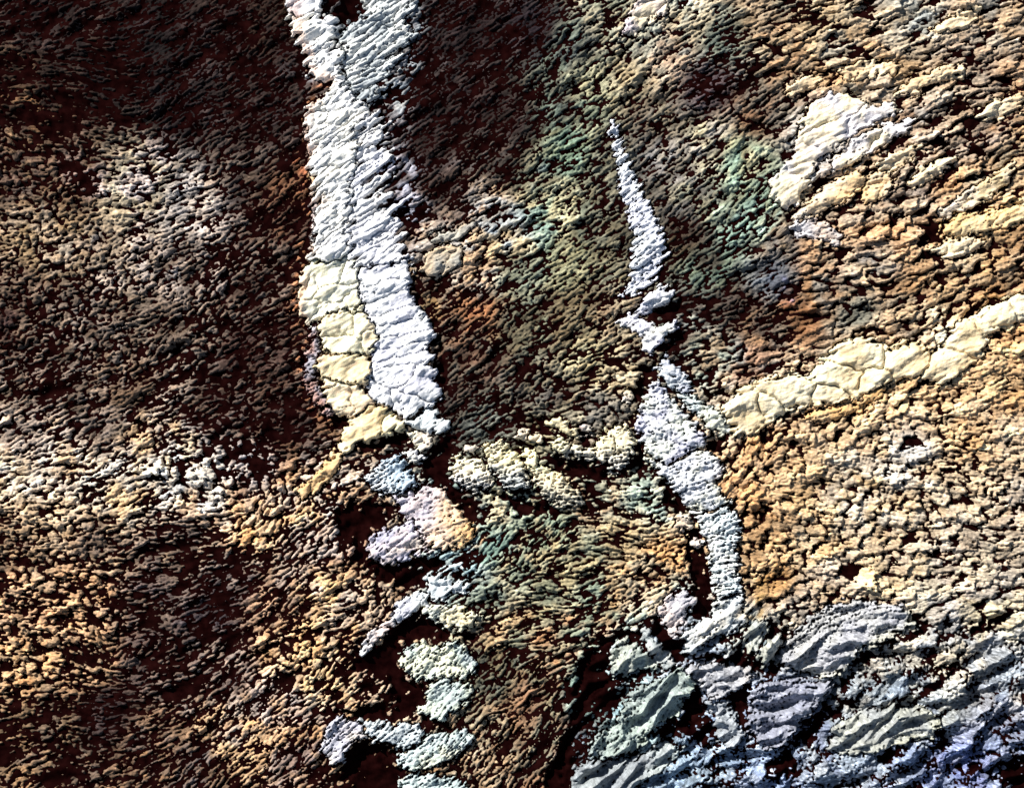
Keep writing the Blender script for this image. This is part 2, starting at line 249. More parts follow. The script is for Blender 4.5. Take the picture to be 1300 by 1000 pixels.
HOLLOWS = [
 [(428,-60),(480,-60),(478,0),(462,14),(447,28),(436,42),(428,52),(420,66),(413,60),(420,44),(430,30),(424,20),(400,20),(406,8),(430,14)],
 [(470,705),(500,718),(530,704),(560,712),(592,732),(606,748),(598,744),(560,728),(542,728),(532,745),(505,748),(480,735)],
 [(515,785),(540,783),(566,798),(600,806),(600,812),(560,810),(530,812),(512,820),(503,840),(506,862),(540,866),(540,888),(528,897),(540,912),(480,914),(442,906),(425,906),(470,896),(498,895),(492,868),(465,852),(448,850),(460,828),(480,812),(500,800)],
 [(449,945),(480,944),(508,952),(502,965),(514,978),(508,1005),(506,1060),(455,1060),(450,1000),(436,978)],
 [(548,572),(562,556),(574,560),(576,578),(568,596),(575,615),(590,632),(606,655),(594,660),(578,636),(562,614),(545,612),(532,592),(532,580)],
 [(440,640),(468,634),(498,645),(492,660),(474,672),(462,690),(466,708),(450,712),(446,682),(428,655)],
 [(840,612),(862,622),(878,648),(892,690),(902,730),(912,765),(900,784),(884,778),(872,762),(882,738),(868,705),(870,672),(856,648),(842,632)],
 [(805,545),(822,562),(824,592),(812,605),(800,600),(810,575)],
 [(815,462),(832,458),(834,482),(828,506),(805,512),(788,506),(812,490)],
 [(832,782),(846,800),(868,822),(880,832),(930,834),(975,842),(1000,836),(1005,848),(965,856),(930,846),(880,842),(850,838),(834,812)],
 [(745,826),(775,808),(812,798),(785,812),(776,838),(772,858),(788,872),(812,866),(790,880),(784,904),(748,908),(738,932),(722,958),(712,1000),(700,1060),(680,1060),(690,1000),(716,930),(728,880)],
 [(874,870),(886,866),(896,890),(906,920),(896,950),(872,938),(852,932),(820,940),(822,930),(852,914),(868,896)],
 [(940,858),(958,854),(948,876),(938,920),(926,904),(920,876)],
 [(1062,862),(1090,832),(1110,820),(1142,812),(1112,830),(1100,850),(1088,864),(1070,868)],
 [(1008,945),(1028,912),(1058,886),(1094,884),(1082,896),(1060,910),(1034,945),(1018,952)],
 [(968,982),(988,954),(998,940),(1006,958),(1012,984),(985,990)],
 [(975,790),(998,794),(1010,828),(1006,845),(985,846),(975,820)],
 [(1212,818),(1240,790),(1290,776),(1260,800),(1228,806)],
 [(1180,935),(1188,905),(1196,912),(1194,938)],[(1110,968),(1128,948),(1160,944),(1140,956),(1124,972)],[(1158,800),(1166,784),(1180,792),(1176,802)],
 [(1255,985),(1280,962),(1320,950),(1370,945),(1370,1010),(1290,1010)],[(1190,866),(1206,846),(1232,842),(1214,856)],[(1230,975),(1248,958),(1262,952),(1240,985)],
 [(405,470),(415,478),(412,500),(432,518),(440,535),(428,545),(412,525),(400,505)],[(505,545),(512,540),(520,552),(500,566),(472,568),(445,572),(460,562),(480,556)],
 [(708,580),(722,584),(752,592),(772,600),(768,606),(742,604),(720,598)],[(628,620),(650,628),(690,642),(725,646),(722,652),(680,650),(648,640),(625,632)],
 [(835,372),(862,385),(880,400),(862,402),(838,398),(826,396)],[(860,410),(875,425),(850,448),(838,452),(850,428)],
 [(520,348),(526,370),(534,395),(552,412),(560,440),(566,480),(562,500),(556,480),(548,450),(552,430),(540,408),(526,396),(521,375)],
 [(1000,262),(1012,268),(1024,262),(1016,280),(1004,288)],[(1062,222),(1078,212),(1108,200),(1110,208),(1082,222)],
 [(730,560),(738,540),(752,556)],[(960,560),(972,548),(975,570)],[(905,548),(915,555),(908,572),(896,562)],[(955,650),(975,640),(985,655),(968,665)],
]
HOL = np.full((NY, NX), -50.0, np.float32)
for P in HOLLOWS:
    a, b = window(P, 16); HOL[a, b] = np.maximum(HOL[a, b], sdf(P, XW[a, b], YW[a, b]))
HOL = HOL + 2.5 * ISO[2]
pit = smooth(0.45 + HOL / 13.0)

# stains of another mineral colour: points, width, colour, strength
STAINS = [
 ([(372,0),(384,60),(398,95),(420,104),(396,132),(386,160),(390,210),(398,260),(392,300),(382,345),(376,400),(392,430),(384,470),(396,510),(418,535)],9,(205,125,55),.9),
 ([(384,180),(388,230),(392,262)],6,(185,90,30),.6),([(182,560),(175,605)],5,(205,160,85),.8),([(300,655),(335,680),(350,650)],12,(215,155,75),.7),
 ([(420,575),(410,600),(385,628)],9,(225,180,115),.5),([(590,640),(602,675),(618,680)],9,(220,150,65),.85),([(745,790),(725,830),(690,862),(660,900),(640,950)],7,(195,130,75),.5),
 ([(780,715),(830,735),(860,715)],7,(205,145,65),.7),([(965,735),(962,770),(945,775)],7,(190,145,55),.8),([(900,560),(920,590),(912,610)],7,(220,170,100),.6),
 ([(1030,530),(1090,515),(1120,498)],8,(222,170,100),.7),([(1060,245),(1130,228)],10,(232,190,130),.6),([(1200,280),(1290,262)],12,(232,195,135),.6),([(590,280),(620,265)],6,(205,150,90),.7),
 ([(585,420),(605,395),(612,385)],5,(180,110,50),.8),([(990,410),(1010,385)],6,(170,105,45),.7),([(1090,515),(1200,470),(1300,440)],16,(222,175,108),.5),
 ([(0,130),(40,130),(60,170)],9,(150,100,45),.6),([(20,840),(100,838)],7,(215,160,75),.6),([(290,925),(320,920)],8,(220,150,60),.7),([(180,985),(190,960)],5,(200,135,50),.6),
 ([(960,600),(1000,560),(1030,590)],16,(222,170,105),.5),([(850,650),(866,672)],5,(215,150,70),.6),([(380,745),(400,780),(375,830)],12,(215,160,85),.6),([(1050,190),(1010,220)],10,(205,205,220),.5),
 ([(990,215),(985,260),(960,300)],10,(150,185,165),.6),([(700,85),(690,130),(720,190),(690,240)],20,(118,142,118),.45),([(995,360),(1010,380)],6,(110,115,160),.6),
]
STA = []
for pts, wd, col, k in STAINS:
    a, b = window(pts, wd * 2.5); x, y = XX[a, b] + 2.5 * WX[a, b], YY[a, b] + 2.5 * WY[a, b]
    best = np.full(x.shape, 1e9, np.float32)
    for (ax, ay), (bx, by) in zip(pts[:-1], pts[1:]):
        ex, ey = bx - ax, by - ay; t = np.clip(((x - ax) * ex + (y - ay) * ey) / (ex * ex + ey * ey), 0, 1)
        best = np.minimum(best, (x - ax - t * ex) ** 2 + (y - ay - t * ey) ** 2)
    m = (k * np.exp(-best / (wd * wd)))[..., None]
    STA.append((a, b, m, srgb(col)))
    m = m * smooth(.55 + .9 * N12[a, b] * .5 + .8 * nz_c[a, b])[..., None]
    sc_ = srgb(col); sc_ = (sc_.mean() + (sc_ - sc_.mean()) * .72) * .85
    COLF[a, b] = COLF[a, b] * (1 - m) + sc_ * m

# ------------------------------------------------------------------ landforms
# name, label, category, group, list of sections
# section: outline, colour, accent, direction, length, width, lift, edge, seeds(list of x,y,dir,len,wid) or None, groove
def sec(poly, col, acc, th, ln, wd, lift=9, edge=7, seeds=None, groove=.16, hair=1.0, piece='lobe', comb=1.0, fade=None, rim=None):
    return dict(poly=poly, col=col, acc=acc, th=th, ln=ln, wd=wd, lift=lift, edge=edge, seeds=seeds, groove=groove, hair=hair, piece=piece, comb=comb, fade=fade, rim=rim)
LAND = []
def land(name, label, cat, *secs, group=None): LAND.append(dict(name=name, label=label, cat=cat, group=group, secs=list(secs)))

land('white_ridge', 'long white and cream ridge from the top edge, fringed with lavender lobes on its right', 'ridge',
 sec([(360,-60),(405,-60),(406,0),(400,14),(392,20),(378,22),(371,18),(366,0)],(255,255,255),(245,248,255),25,40,22,11,6,None,.10,.5,'plate'),
 sec([(371,24),(392,22),(420,22),(430,32),(423,48),(418,62),(428,58),(440,56),(441,74),(434,88),(440,103),(450,118),(464,134),(466,150),(452,172),(460,184),(456,198),(452,212),(450,240),(452,262),(446,290),(452,318),(448,332),
      (420,338),(398,338),(404,300),(406,262),(402,228),(396,202),(393,175),(390,150),(398,136),(420,120),(427,106),(412,100),(392,92),(393,78),(386,60),(378,45)],(255,255,250),(252,248,236),22,46,20,12,8,None,.07,.5,'plate',2),
 sec([(398,338),(448,332),(458,345),(459,366),(463,384),(470,396),(455,400),(430,402),(412,405),(392,408),(384,396),(383,372),(386,348)],(250,238,198),(252,246,222),25,34,18,11,7,
     [(415,352,20,40,18),(443,350,20,30,18),(425,375,25,46,20),(450,382,40,28,20),(398,362,70,24,14),(396,392,20,22,16),(425,395,15,40,14)],.12,.6,'plate'),
 sec([(412,408),(430,403),(456,398),(470,402),(480,416),(485,430),(478,446),(468,451),(440,450),(418,451),(413,436),(408,420)],(250,238,200),(252,228,185),10,40,20,12,7,
     [(435,418,10,44,20),(462,415,30,26,22),(432,440,0,44,22),(472,430,70,28,20)],.12,.5,'plate'),
 sec([(412,454),(440,453),(466,454),(474,464),(476,476),(466,486),(454,488),(430,488),(414,482),(408,466)],(252,230,180),(245,205,170),5,70,32,12,7,[(442,470,5,72,36)],.1,.5,'plate'),
 sec([(414,485),(452,491),(458,500),(470,502),(476,516),(470,524),(448,528),(430,520),(418,506)],(250,232,192),(238,205,165),10,30,18,10,6,
     [(430,500,-10,34,14),(457,510,60,28,20),(440,520,10,26,10)],.14,.6,'plate'),
 sec([(470,-60),(540,-60),(526,0),(518,18),(506,40),(520,37),(512,56),(494,72),(506,76),(490,92),(478,106),(474,120),(466,130),(452,118),(442,102),(437,88),(444,72),(441,56),(436,46),(450,30),(466,16)],
     (178,190,194),(218,220,216),30,52,12,7,7,None,.16,1,'blade',3),
 sec([(467,152),(480,150),(474,162),(490,160),(478,176),(468,188),(497,197),(484,207),(470,220),(462,232),(490,222),(478,240),(466,252),(492,246),(482,262),(500,262),(496,274),(508,284),(503,302),(510,320),(514,334),(498,338),(478,342),(460,344),(453,330),(452,318),(446,290),(452,262),(450,240),(452,212),(457,198),(461,184),(454,172)],
     (232,234,246),(246,244,240),31,44,9,9,7,None,.12,.8,'blade',3.2),
 sec([(460,346),(480,343),(500,339),(514,336),(518,350),(517,364),(519,386),(530,396),(541,411),(550,424),(540,436),(538,444),(546,456),(532,464),(549,473),(546,480),(559,500),(548,511),(533,516),(517,532),(505,521),(488,512),(472,496),(470,482),(478,465),(476,450),(486,432),(482,418),(472,401),(463,384),(459,366)],
     (234,234,250),(246,248,248),12,60,14,10,6,
     [(490,350,8,60,14),(488,368,12,54,16),(492,386,16,60,14),(500,402,5,60,13),(512,418,10,66,13),(512,432,8,70,13),(508,446,15,56,13),(516,460,5,60,12),(500,478,25,44,22),(530,488,15,46,24),(512,505,-30,40,20),(484,496,-30,30,20)],.13,.9,'lobe'))
for pl in ([(386,148),(393,140),(398,175),(402,200),(408,232),(409,262),(406,300),(400,336),(390,336),(394,300),(398,262),(394,228),(388,200)],):
    LAND[-1]['secs'].insert(0, sec(pl,(225,220,220),(235,200,150),60,11,9,5,4,None,.5,1.2,'knob'))
LAND[-1]['secs'].insert(0, sec([(384,400),(396,408),(408,424),(406,448),(404,466),(400,484),(412,506),(426,524),(416,528),(398,512),(386,486),(388,450),(394,430)],(150,148,165),(190,185,195),35,14,7,4,5,None,.5,1.5,'knob'))
land('cream_spur', 'cream to orange spur bending down left from the foot of the white ridge', 'ridge',
 sec([(436,545),(460,524),(484,514),(500,526),(514,538),(505,548),(480,555),(466,561),(447,564),(436,578),(428,566)],(253,238,196),(244,214,160),28,46,20,11,7,[(462,545,30,70,30),(498,538,10,30,22)],.1,.7,'lobe'),
 sec([(428,568),(436,580),(428,600),(414,616),(398,628),(384,634),(376,626),(400,604),(416,584)],(230,190,135),(238,218,180),50,40,18,8,7,None,.12,.9,'lobe'))
land('pointed_lobe', 'jagged white lobe with a pointed right tip below the lavender comb', 'lobe', sec([(517,536),(534,526),(556,514),(551,526),(572,535),(562,548),(545,549),(528,544)],(250,248,240),(225,235,235),12,60,26,9,6))
land('pink_mound', 'small pinkish cream mound just above the pale blue mound', 'mound', sec([(519,549),(530,544),(545,552),(549,563),(536,574),(520,564)],(240,218,205),(248,235,205),60,28,22,8,7))
land('blue_mound', 'pale blue and white mound below the cream spur', 'mound',
 sec([(461,602),(480,591),(494,580),(508,574),(522,584),(518,592),(528,606),(531,620),(512,625),(492,628),(472,622)],(165,198,220),(225,238,245),20,60,34,11,9,[(492,606,10,80,54)],.06,1.6,'lobe',fade=(-1,.5,.3)),
 sec([(512,572),(524,570),(538,582),(532,588),(520,584)],(245,238,225),(230,230,240),-20,24,14,7,6))
land('mauve_mound', 'broad mauve and tan mass with an orange right tip, below the pale blue mound', 'mound',
 sec([(503,632),(530,625),(540,617),(560,618),(576,640),(590,658),(604,672),(600,684),(585,694),(560,696),(538,690),(528,672),(512,656)],(208,202,216),(250,205,145),-35,60,22,10,8,None,.1,1.2,'lobe',fade=(1,.35,0)),
 sec([(466,692),(480,676),(502,668),(522,662),(532,676),(538,692),(552,700),(530,702),(502,716),(484,712),(470,704)],(222,205,190),(175,175,215),10,44,18,9,7,None,.12,1.1,'lobe'))
land('yellow_mound', 'round pale yellow mound, leftmost of the fuzzy mounds in the middle', 'mound', sec([(570,597),(582,582),(604,581),(622,590),(632,602),(626,616),(606,628),(586,618),(574,606)],(255,236,190),(205,205,205),10,70,50,17,17,[(600,603,10,80,60)],.04,1.25,fade=(0,1,.55)))
land('ridged_mound', 'yellow topped fuzzy mound second from left in the middle group', 'mound', sec([(614,564),(638,560),(658,576),(674,598),(676,618),(660,628),(640,622),(630,604),(618,580)],(255,236,182),(198,204,204),-50,70,36,17,16,[(646,594,-45,80,40)],.04,1.25,fade=(-.3,1,.6)))
land('tapering_mound', 'yellow to olive mound slanting down right in the middle group', 'mound', sec([(664,572),(678,572),(692,592),(716,606),(738,628),(742,640),(712,646),(690,632),(680,610),(670,592)],(252,230,182),(195,190,172),-45,34,20,14,13,None,.1,1.2,fade=(-.4,1,.4)))
land('scalloped_crest', 'pale yellow crest with a scalloped upper edge, left of the lavender trunk', 'crest', sec([(698,562),(708,553),(722,562),(736,568),(756,568),(764,550),(780,538),(800,540),(808,556),(804,578),(800,594),(784,606),(770,594),(748,586),(720,578),(706,574)],(255,238,190),(208,204,195),0,30,18,14,12,
     [(712,564,-20,30,22),(740,575,0,34,24),(768,572,60,34,22),(790,560,80,40,24),(785,588,60,30,22)],.12,1.2,fade=(0,1,.7)))
land('small_crest', 'short knobbly pale crest above the scalloped crest', 'crest', sec([(690,536),(706,528),(718,534),(726,544),(738,546),(732,554),(718,552),(704,542)],(230,215,170),(200,190,160),-15,18,12,8,6))
for (x, y, r, lab) in [(663,553,9,'rounded cream knob, leftmost of a loose row above the middle mounds'),(681,556,9,'double cream knob in the loose row above the middle mounds'),(745,546,7,'lone pinkish knob between two pale yellow crests'),(598,571,9,'small cream knob just above the leftmost fuzzy mound'),
        (956,487,6,'tiny pink knob left of the cream ridge plates'),(883,690,7,'pale knob on the left rim of the long dark hollow'),(868,663,11,'pale yellow knob above left of the long dark hollow'),(797,506,8,'round cream knob left of the dark gap at the trunk top')]:
    p = [(x + r * math.cos(a), y + r * .8 * math.sin(a)) for a in np.arange(0, 6.2, .9)]
    land('knob', lab, 'knob', sec(p, (235,215,180) if x not in (745,956,883) else (225,195,195), (215,205,190), 20, r * 2.4, r * 2.2, 8, 7), group='small loose knobs')
land('notched_crag', 'white notched crag at the top of the stack of pale crags low left of centre', 'crag', sec([(540,732),(556,730),(574,738),(600,745),(590,751),(566,751),(562,764),(548,762),(543,748)],(225,235,235),(200,215,220),-10,36,16,9,6))
land('tilted_crag', 'pale crag with a cream right end, second in the stack of pale crags', 'crag', sec([(534,768),(562,766),(588,770),(604,780),(601,794),(584,800),(562,792),(540,782)],(210,225,222),(240,225,180),-20,44,20,9,7,None,.1,1.3))
land('crumbled_crag', 'cluster of lavender grey lumps left of the two upper pale crags', 'crag', sec([(504,764),(516,756),(530,748),(542,754),(544,766),(532,772),(520,782),(508,788),(498,784)],(205,205,225),(220,225,225),30,16,12,7,5,None,.2))
land('thin_ridge', 'thin pale pink arm pointing down left from the stack of crags', 'ridge', sec([(456,820),(470,802),(486,790),(500,786),(500,794),(484,806),(470,820),(458,828)],(225,205,195),(200,205,210),40,26,12,6,5))
land('wrinkled_crag', 'large wrinkled grey green crag in the middle of the stack of pale crags', 'crag', sec([(504,840),(514,824),(534,815),(560,820),(584,814),(598,828),(606,844),(592,860),(562,862),(526,860),(512,852)],(175,198,200),(225,225,195),10,32,14,10,7,None,.1,1.6))
land('square_crag', 'squarish pale cream green crag below the wrinkled one', 'crag', sec([(543,866),(562,862),(584,867),(604,870),(596,886),(580,902),(562,914),(544,908),(528,897),(541,892)],(215,220,200),(185,205,200),30,40,26,10,7,None,.08,1.5))
land('arched_ridge', 'pale grey ridge arching over a black hollow near the bottom left of centre', 'ridge',
 sec([(408,952),(414,928),(430,912),(458,914),(470,936),(452,938),(441,950),(436,966),(424,974)],(190,190,210),(215,205,190),50,24,12,9,6,None,.12,1.5),
 sec([(458,914),(498,918),(530,918),(542,930),(532,945),(514,950),(492,943),(472,936)],(185,202,208),(215,225,225),10,40,18,10,7,None,.08,1.6),
 sec([(543,928),(562,932),(590,924),(602,934),(599,946),(580,956),(562,970),(542,976),(516,976),(504,963),(516,950),(534,945)],(180,205,205),(225,225,200),25,40,16,10,7,None,.1,1.6))
land('bottom_crag', 'grey green crag cut off by the bottom edge left of centre', 'crag', sec([(508,988),(530,981),(560,984),(592,990),(600,1060),(500,1060)],(170,200,200),(190,215,210),20,34,18,9,7,None,.1,1.6))
land('needle_ridge', 'narrow bluish white ridge widening downward from a fine point right of centre', 'ridge',
 sec([(775,150),(782,158),(790,182),(800,212),(814,242),(824,262),(838,290),(846,318),(840,342),(826,360),(806,374),(788,376),(802,356),(800,330),(805,306),(798,270),(786,236),(783,196),(776,170)],(222,226,246),(235,240,245),33,26,6,7,5,None,.14,1.2,'blade',1.8))
land('zigzag_ridge', 'bright white zigzag below the needle ridge, two lobes and a lavender foot', 'ridge',
 sec([(806,399),(818,378),(838,362),(860,368),(850,380),(830,394),(816,402)],(248,248,245),(225,225,245),28,50,18,9,6),
 sec([(782,407),(800,398),(814,406),(834,413),(860,409),(848,426),(834,440),(826,452),(818,446),(818,430),(804,420)],(248,245,235),(215,212,245),-5,40,16,9,6))
land('lavender_trunk', 'thick lavender and pale green trunk ending in a hook round the long dark hollow', 'ridge',
 sec([(833,466),(843,453),(858,462),(872,474),(879,494),(868,506),(850,492),(838,482)],(225,235,235),(190,200,225),-35,44,20,9,7,None,.1,1.3),
 sec([(858,498),(880,503),(900,515),(926,530),(934,548),(916,552),(898,538),(876,520)],(228,228,205),(200,215,215),-35,44,16,8,6,None,.1,1.2),
 sec([(812,522),(822,506),(829,486),(842,490),(860,512),(876,530),(896,552),(893,568),(880,570),(862,580),(846,590),(830,582),(818,560),(810,538)],(205,205,235),(232,235,220),-38,40,15,10,7,None,.1,1.4),
 sec([(820,575),(832,584),(848,592),(864,582),(882,572),(896,572),(918,588),(919,600),(910,610),(916,624),(930,640),(900,650),(880,648),(866,632),(850,614),(834,600)],(215,220,230),(240,238,215),-30,40,16,11,7,None,.1,1.4),
 sec([(880,650),(900,652),(930,642),(938,660),(942,676),(934,690),(938,712),(936,730),(942,750),(910,762),(904,730),(896,692)],(205,225,228),(240,242,232),-5,40,14,12,8,None,.08,1.9),
 sec([(911,764),(942,752),(942,770),(948,788),(936,800),(916,806),(898,812),(884,830),(868,826),(866,802),(888,788),(904,784)],(205,218,222),(235,230,215),20,34,14,10,7,None,.1,1.7))
land('hollow_rim', 'crumbly pale mauve lumps on the left rim of the long dark hollow', 'rock', sec([(838,770),(852,756),(868,752),(884,760),(874,772),(868,790),(852,800),(840,790)],(200,198,205),(225,205,195),30,16,12,8,6,None,.2))
land('cream_ridge', 'long puffy cream ridge climbing from the lavender trunk to the right edge', 'ridge',
 sec([(916,516),(944,494),(964,482),(1000,477),(1026,480),(1042,460),(1062,437),(1085,429),(1112,436),(1130,444),(1148,434),(1166,434),(1180,448),(1202,428),(1222,404),(1250,395),(1290,373),(1370,338),(1370,388),(1300,406),(1258,424),(1244,450),(1224,472),(1198,487),(1170,478),(1132,484),(1110,500),(1085,508),(1050,517),(1000,521),(976,538),(946,556),(930,548)],
     (250,234,196),(240,214,165),20,40,26,15,10,
     [(945,522,35,46,38),(975,512,40,32,28),(1003,500,-8,62,28),(1050,503,10,40,22),(1068,478,-15,60,28),(1088,452,-15,58,32),(1105,485,10,40,22),(1148,455,20,48,34),(1200,464,45,46,34),(1224,430,50,48,30),(1264,405,25,46,30),(1310,384,25,54,32),(1352,366,25,50,32)],.2,.8,'lobe',1.3))
land('orange_bank', 'narrow orange tan bank running under the cream plates', 'ridge', sec([(1022,528),(1050,520),(1084,512),(1104,500),(1122,490),(1120,503),(1096,518),(1062,532),(1034,536)],(225,178,118),(235,200,150),22,40,14,7,5))
land('forked_plate', 'large forked cream and white plate in the upper right', 'plate', sec([(1016,160),(1026,136),(1052,118),(1084,122),(1106,138),(1132,130),(1142,140),(1114,156),(1084,170),(1056,192),(1040,204),(1026,222),(1022,244),(1012,262),(996,263),(982,252),(976,232),(992,214),(1010,194)],(248,228,190),(232,226,228),32,60,22,10,8,
     [(1060,140,25,60,26),(1110,145,25,60,18),(1050,172,40,60,22),(1020,205,50,50,24),(1000,240,60,50,34)],.1,.8,'plate'))
land('slanting_plate', 'slim cream plate slanting up right beside the forked plate', 'plate', sec([(1050,206),(1086,178),(1128,156),(1162,152),(1150,168),(1108,192),(1076,212),(1056,218)],(248,228,190),(232,226,226),27,90,22,9,6))
land('golden_plate', 'golden cream plate below the forked plate', 'plate', sec([(1012,274),(1036,250),(1062,228),(1088,220),(1102,232),(1078,248),(1044,266),(1022,278)],(238,202,150),(232,215,190),27,70,24,10,7))
land('golden_plate', 'short golden plate right of the longer golden one in the upper right', 'plate', sec([(1096,246),(1106,224),(1126,217),(1132,230),(1116,248),(1100,254)],(235,200,145),(215,200,180),35,40,24,9,7))
land('curled_plate', 'curled pinkish plate under the golden plate', 'plate', sec([(1004,288),(1020,278),(1052,284),(1074,302),(1062,312),(1036,302),(1014,302)],(228,200,175),(210,205,205),-20,50,16,8,6))
land('edge_plate', 'slim cream plate near the right edge above a broad golden one', 'plate', sec([(1192,272),(1220,250),(1262,224),(1284,212),(1278,230),(1236,258),(1204,278)],(240,212,160),(220,205,185),28,70,20,9,6))
land('edge_plate', 'broad golden cream plate reaching the right edge in the upper half', 'plate', sec([(1194,292),(1214,276),(1258,270),(1300,258),(1370,230),(1370,262),(1300,282),(1250,290),(1212,300)],(242,215,165),(235,195,135),14,50,20,9,7,None,.12))
land('slanting_lobe', 'long slim cream lobe slanting between the top edge and the forked plate', 'lobe', sec([(1062, 96), (1080, 82), (1110, 76), (1142, 80), (1138, 92), (1108, 96), (1080, 102)],(244,222,182),(228,196,150),24,56,20,9,7,None,.1,.8,'lobe',1.3), group='slanting cream lobes in the upper right')
land('slanting_lobe', 'straight cream lobe reaching up right beyond the forked plate', 'lobe', sec([(1136, 118), (1160, 102), (1196, 88), (1224, 82), (1222, 94), (1190, 106), (1160, 120)],(244,222,182),(228,196,150),24,56,20,9,7,None,.1,.8,'lobe',1.3), group='slanting cream lobes in the upper right')
land('slanting_lobe', 'short cream lobe just upper left of the forked plate', 'lobe', sec([(994, 118), (1004, 106), (1030, 96), (1044, 98), (1036, 110), (1012, 120)],(244,222,182),(228,196,150),24,56,20,9,7,None,.1,.8,'lobe',1.3), group='slanting cream lobes in the upper right')
land('slanting_lobe', 'narrow tan lobe above the broad golden plate, left of the slim one', 'lobe', sec([(1150, 232), (1168, 216), (1200, 200), (1216, 200), (1206, 214), (1178, 228), (1160, 240)],(244,222,182),(228,196,150),24,56,20,9,7,None,.1,.8,'lobe',1.3), group='slanting cream lobes in the upper right')
land('slanting_lobe', 'cream lobe nearest the top edge in the upper right', 'lobe', sec([(1182, 42), (1200, 24), (1230, 12), (1246, 14), (1234, 30), (1208, 42)],(244,222,182),(228,196,150),24,56,20,9,7,None,.1,.8,'lobe',1.3), group='slanting cream lobes in the upper right')
land('slanting_lobe', 'tan lobe near the right edge, midway between top edge and golden plates', 'lobe', sec([(1236, 150), (1256, 134), (1292, 120), (1306, 124), (1290, 138), (1262, 152)],(244,222,182),(228,196,150),24,56,20,9,7,None,.1,.8,'lobe',1.3), group='slanting cream lobes in the upper right')
land('slanting_lobe', 'pale lobe tucked just below the right end of the slanting plate', 'lobe', sec([(1112, 212), (1130, 198), (1158, 186), (1170, 188), (1156, 202), (1130, 216)],(244,222,182),(228,196,150),24,56,20,9,7,None,.1,.8,'lobe',1.3), group='slanting cream lobes in the upper right')
land('slanting_lobe', 'rounded cream lobe below the broad golden plate at the right', 'lobe', sec([(1186, 318), (1204, 304), (1236, 300), (1248, 308), (1230, 322), (1202, 328)],(244,222,182),(228,196,150),24,56,20,9,7,None,.1,.8,'lobe',1.3), group='slanting cream lobes in the upper right')
land('corner_plate', 'cream plate cut by the top edge right of the dark slope', 'plate', sec([(790,44),(796,22),(814,-4),(818,-60),(860,-60),(850,0),(846,18),(822,30),(806,46)],(228,212,180),(215,200,205),40,50,20,8,7))
land('tan_outcrop', 'flat tan slab right of the comb of lobes', 'plate', sec([(532,342),(544,320),(574,310),(592,318),(582,336),(560,350),(542,352)],(215,190,155),(185,185,175),28,60,30,8,7))
land('thin_outcrop', 'thin grey slab above the flat tan slab', 'plate', sec([(545,304),(570,292),(600,282),(606,288),(582,302),(552,310)],(195,190,175),(175,170,160),22,60,18,7,5))
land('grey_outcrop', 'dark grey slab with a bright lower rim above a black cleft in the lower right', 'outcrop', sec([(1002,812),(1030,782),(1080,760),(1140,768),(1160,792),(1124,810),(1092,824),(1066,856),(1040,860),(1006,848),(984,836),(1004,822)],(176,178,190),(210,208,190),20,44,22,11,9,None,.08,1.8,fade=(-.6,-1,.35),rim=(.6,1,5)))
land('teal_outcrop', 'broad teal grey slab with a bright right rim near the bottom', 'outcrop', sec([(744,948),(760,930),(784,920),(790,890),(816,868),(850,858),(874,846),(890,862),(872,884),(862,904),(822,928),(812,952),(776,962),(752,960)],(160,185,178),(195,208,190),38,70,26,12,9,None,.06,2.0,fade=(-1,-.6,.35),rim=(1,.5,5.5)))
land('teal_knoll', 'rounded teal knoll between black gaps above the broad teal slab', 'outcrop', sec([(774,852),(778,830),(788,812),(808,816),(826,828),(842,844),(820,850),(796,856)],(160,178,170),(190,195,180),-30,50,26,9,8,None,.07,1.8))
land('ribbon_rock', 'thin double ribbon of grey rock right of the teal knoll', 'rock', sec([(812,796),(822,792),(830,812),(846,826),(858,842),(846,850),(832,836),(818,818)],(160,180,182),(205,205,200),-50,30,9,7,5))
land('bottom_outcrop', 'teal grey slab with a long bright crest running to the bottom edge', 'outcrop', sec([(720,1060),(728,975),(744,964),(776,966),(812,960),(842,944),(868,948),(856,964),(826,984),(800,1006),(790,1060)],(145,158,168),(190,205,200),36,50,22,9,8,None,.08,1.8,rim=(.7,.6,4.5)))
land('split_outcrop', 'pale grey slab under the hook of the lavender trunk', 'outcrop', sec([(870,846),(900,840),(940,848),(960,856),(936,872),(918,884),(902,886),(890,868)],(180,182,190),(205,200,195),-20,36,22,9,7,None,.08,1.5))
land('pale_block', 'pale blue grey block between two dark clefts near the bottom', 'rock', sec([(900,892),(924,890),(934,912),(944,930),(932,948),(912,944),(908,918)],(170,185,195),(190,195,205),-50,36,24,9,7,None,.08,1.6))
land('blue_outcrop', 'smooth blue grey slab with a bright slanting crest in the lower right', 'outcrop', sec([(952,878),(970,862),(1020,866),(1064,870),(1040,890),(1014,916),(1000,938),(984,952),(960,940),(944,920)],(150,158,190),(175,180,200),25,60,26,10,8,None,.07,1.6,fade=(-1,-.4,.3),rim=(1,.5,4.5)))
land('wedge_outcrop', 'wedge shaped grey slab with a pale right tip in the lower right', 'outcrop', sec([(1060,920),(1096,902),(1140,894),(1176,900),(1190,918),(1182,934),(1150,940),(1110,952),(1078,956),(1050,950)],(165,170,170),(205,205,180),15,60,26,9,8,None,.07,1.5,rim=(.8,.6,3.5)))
land('sandy_foot', 'cluster of pale greenish lumps right of the trunk hook', 'rock', sec([(944,806),(956,788),(972,786),(974,800),(962,822),(950,830)],(200,200,180),(185,190,185),60,26,14,7,6))
land('sandy_foot', 'round pale lump beside the black gap right of the trunk hook', 'rock', sec([(962,832),(974,812),(992,808),(994,818),(984,836),(970,844)],(190,195,180),(205,205,190),50,26,22,8,7))

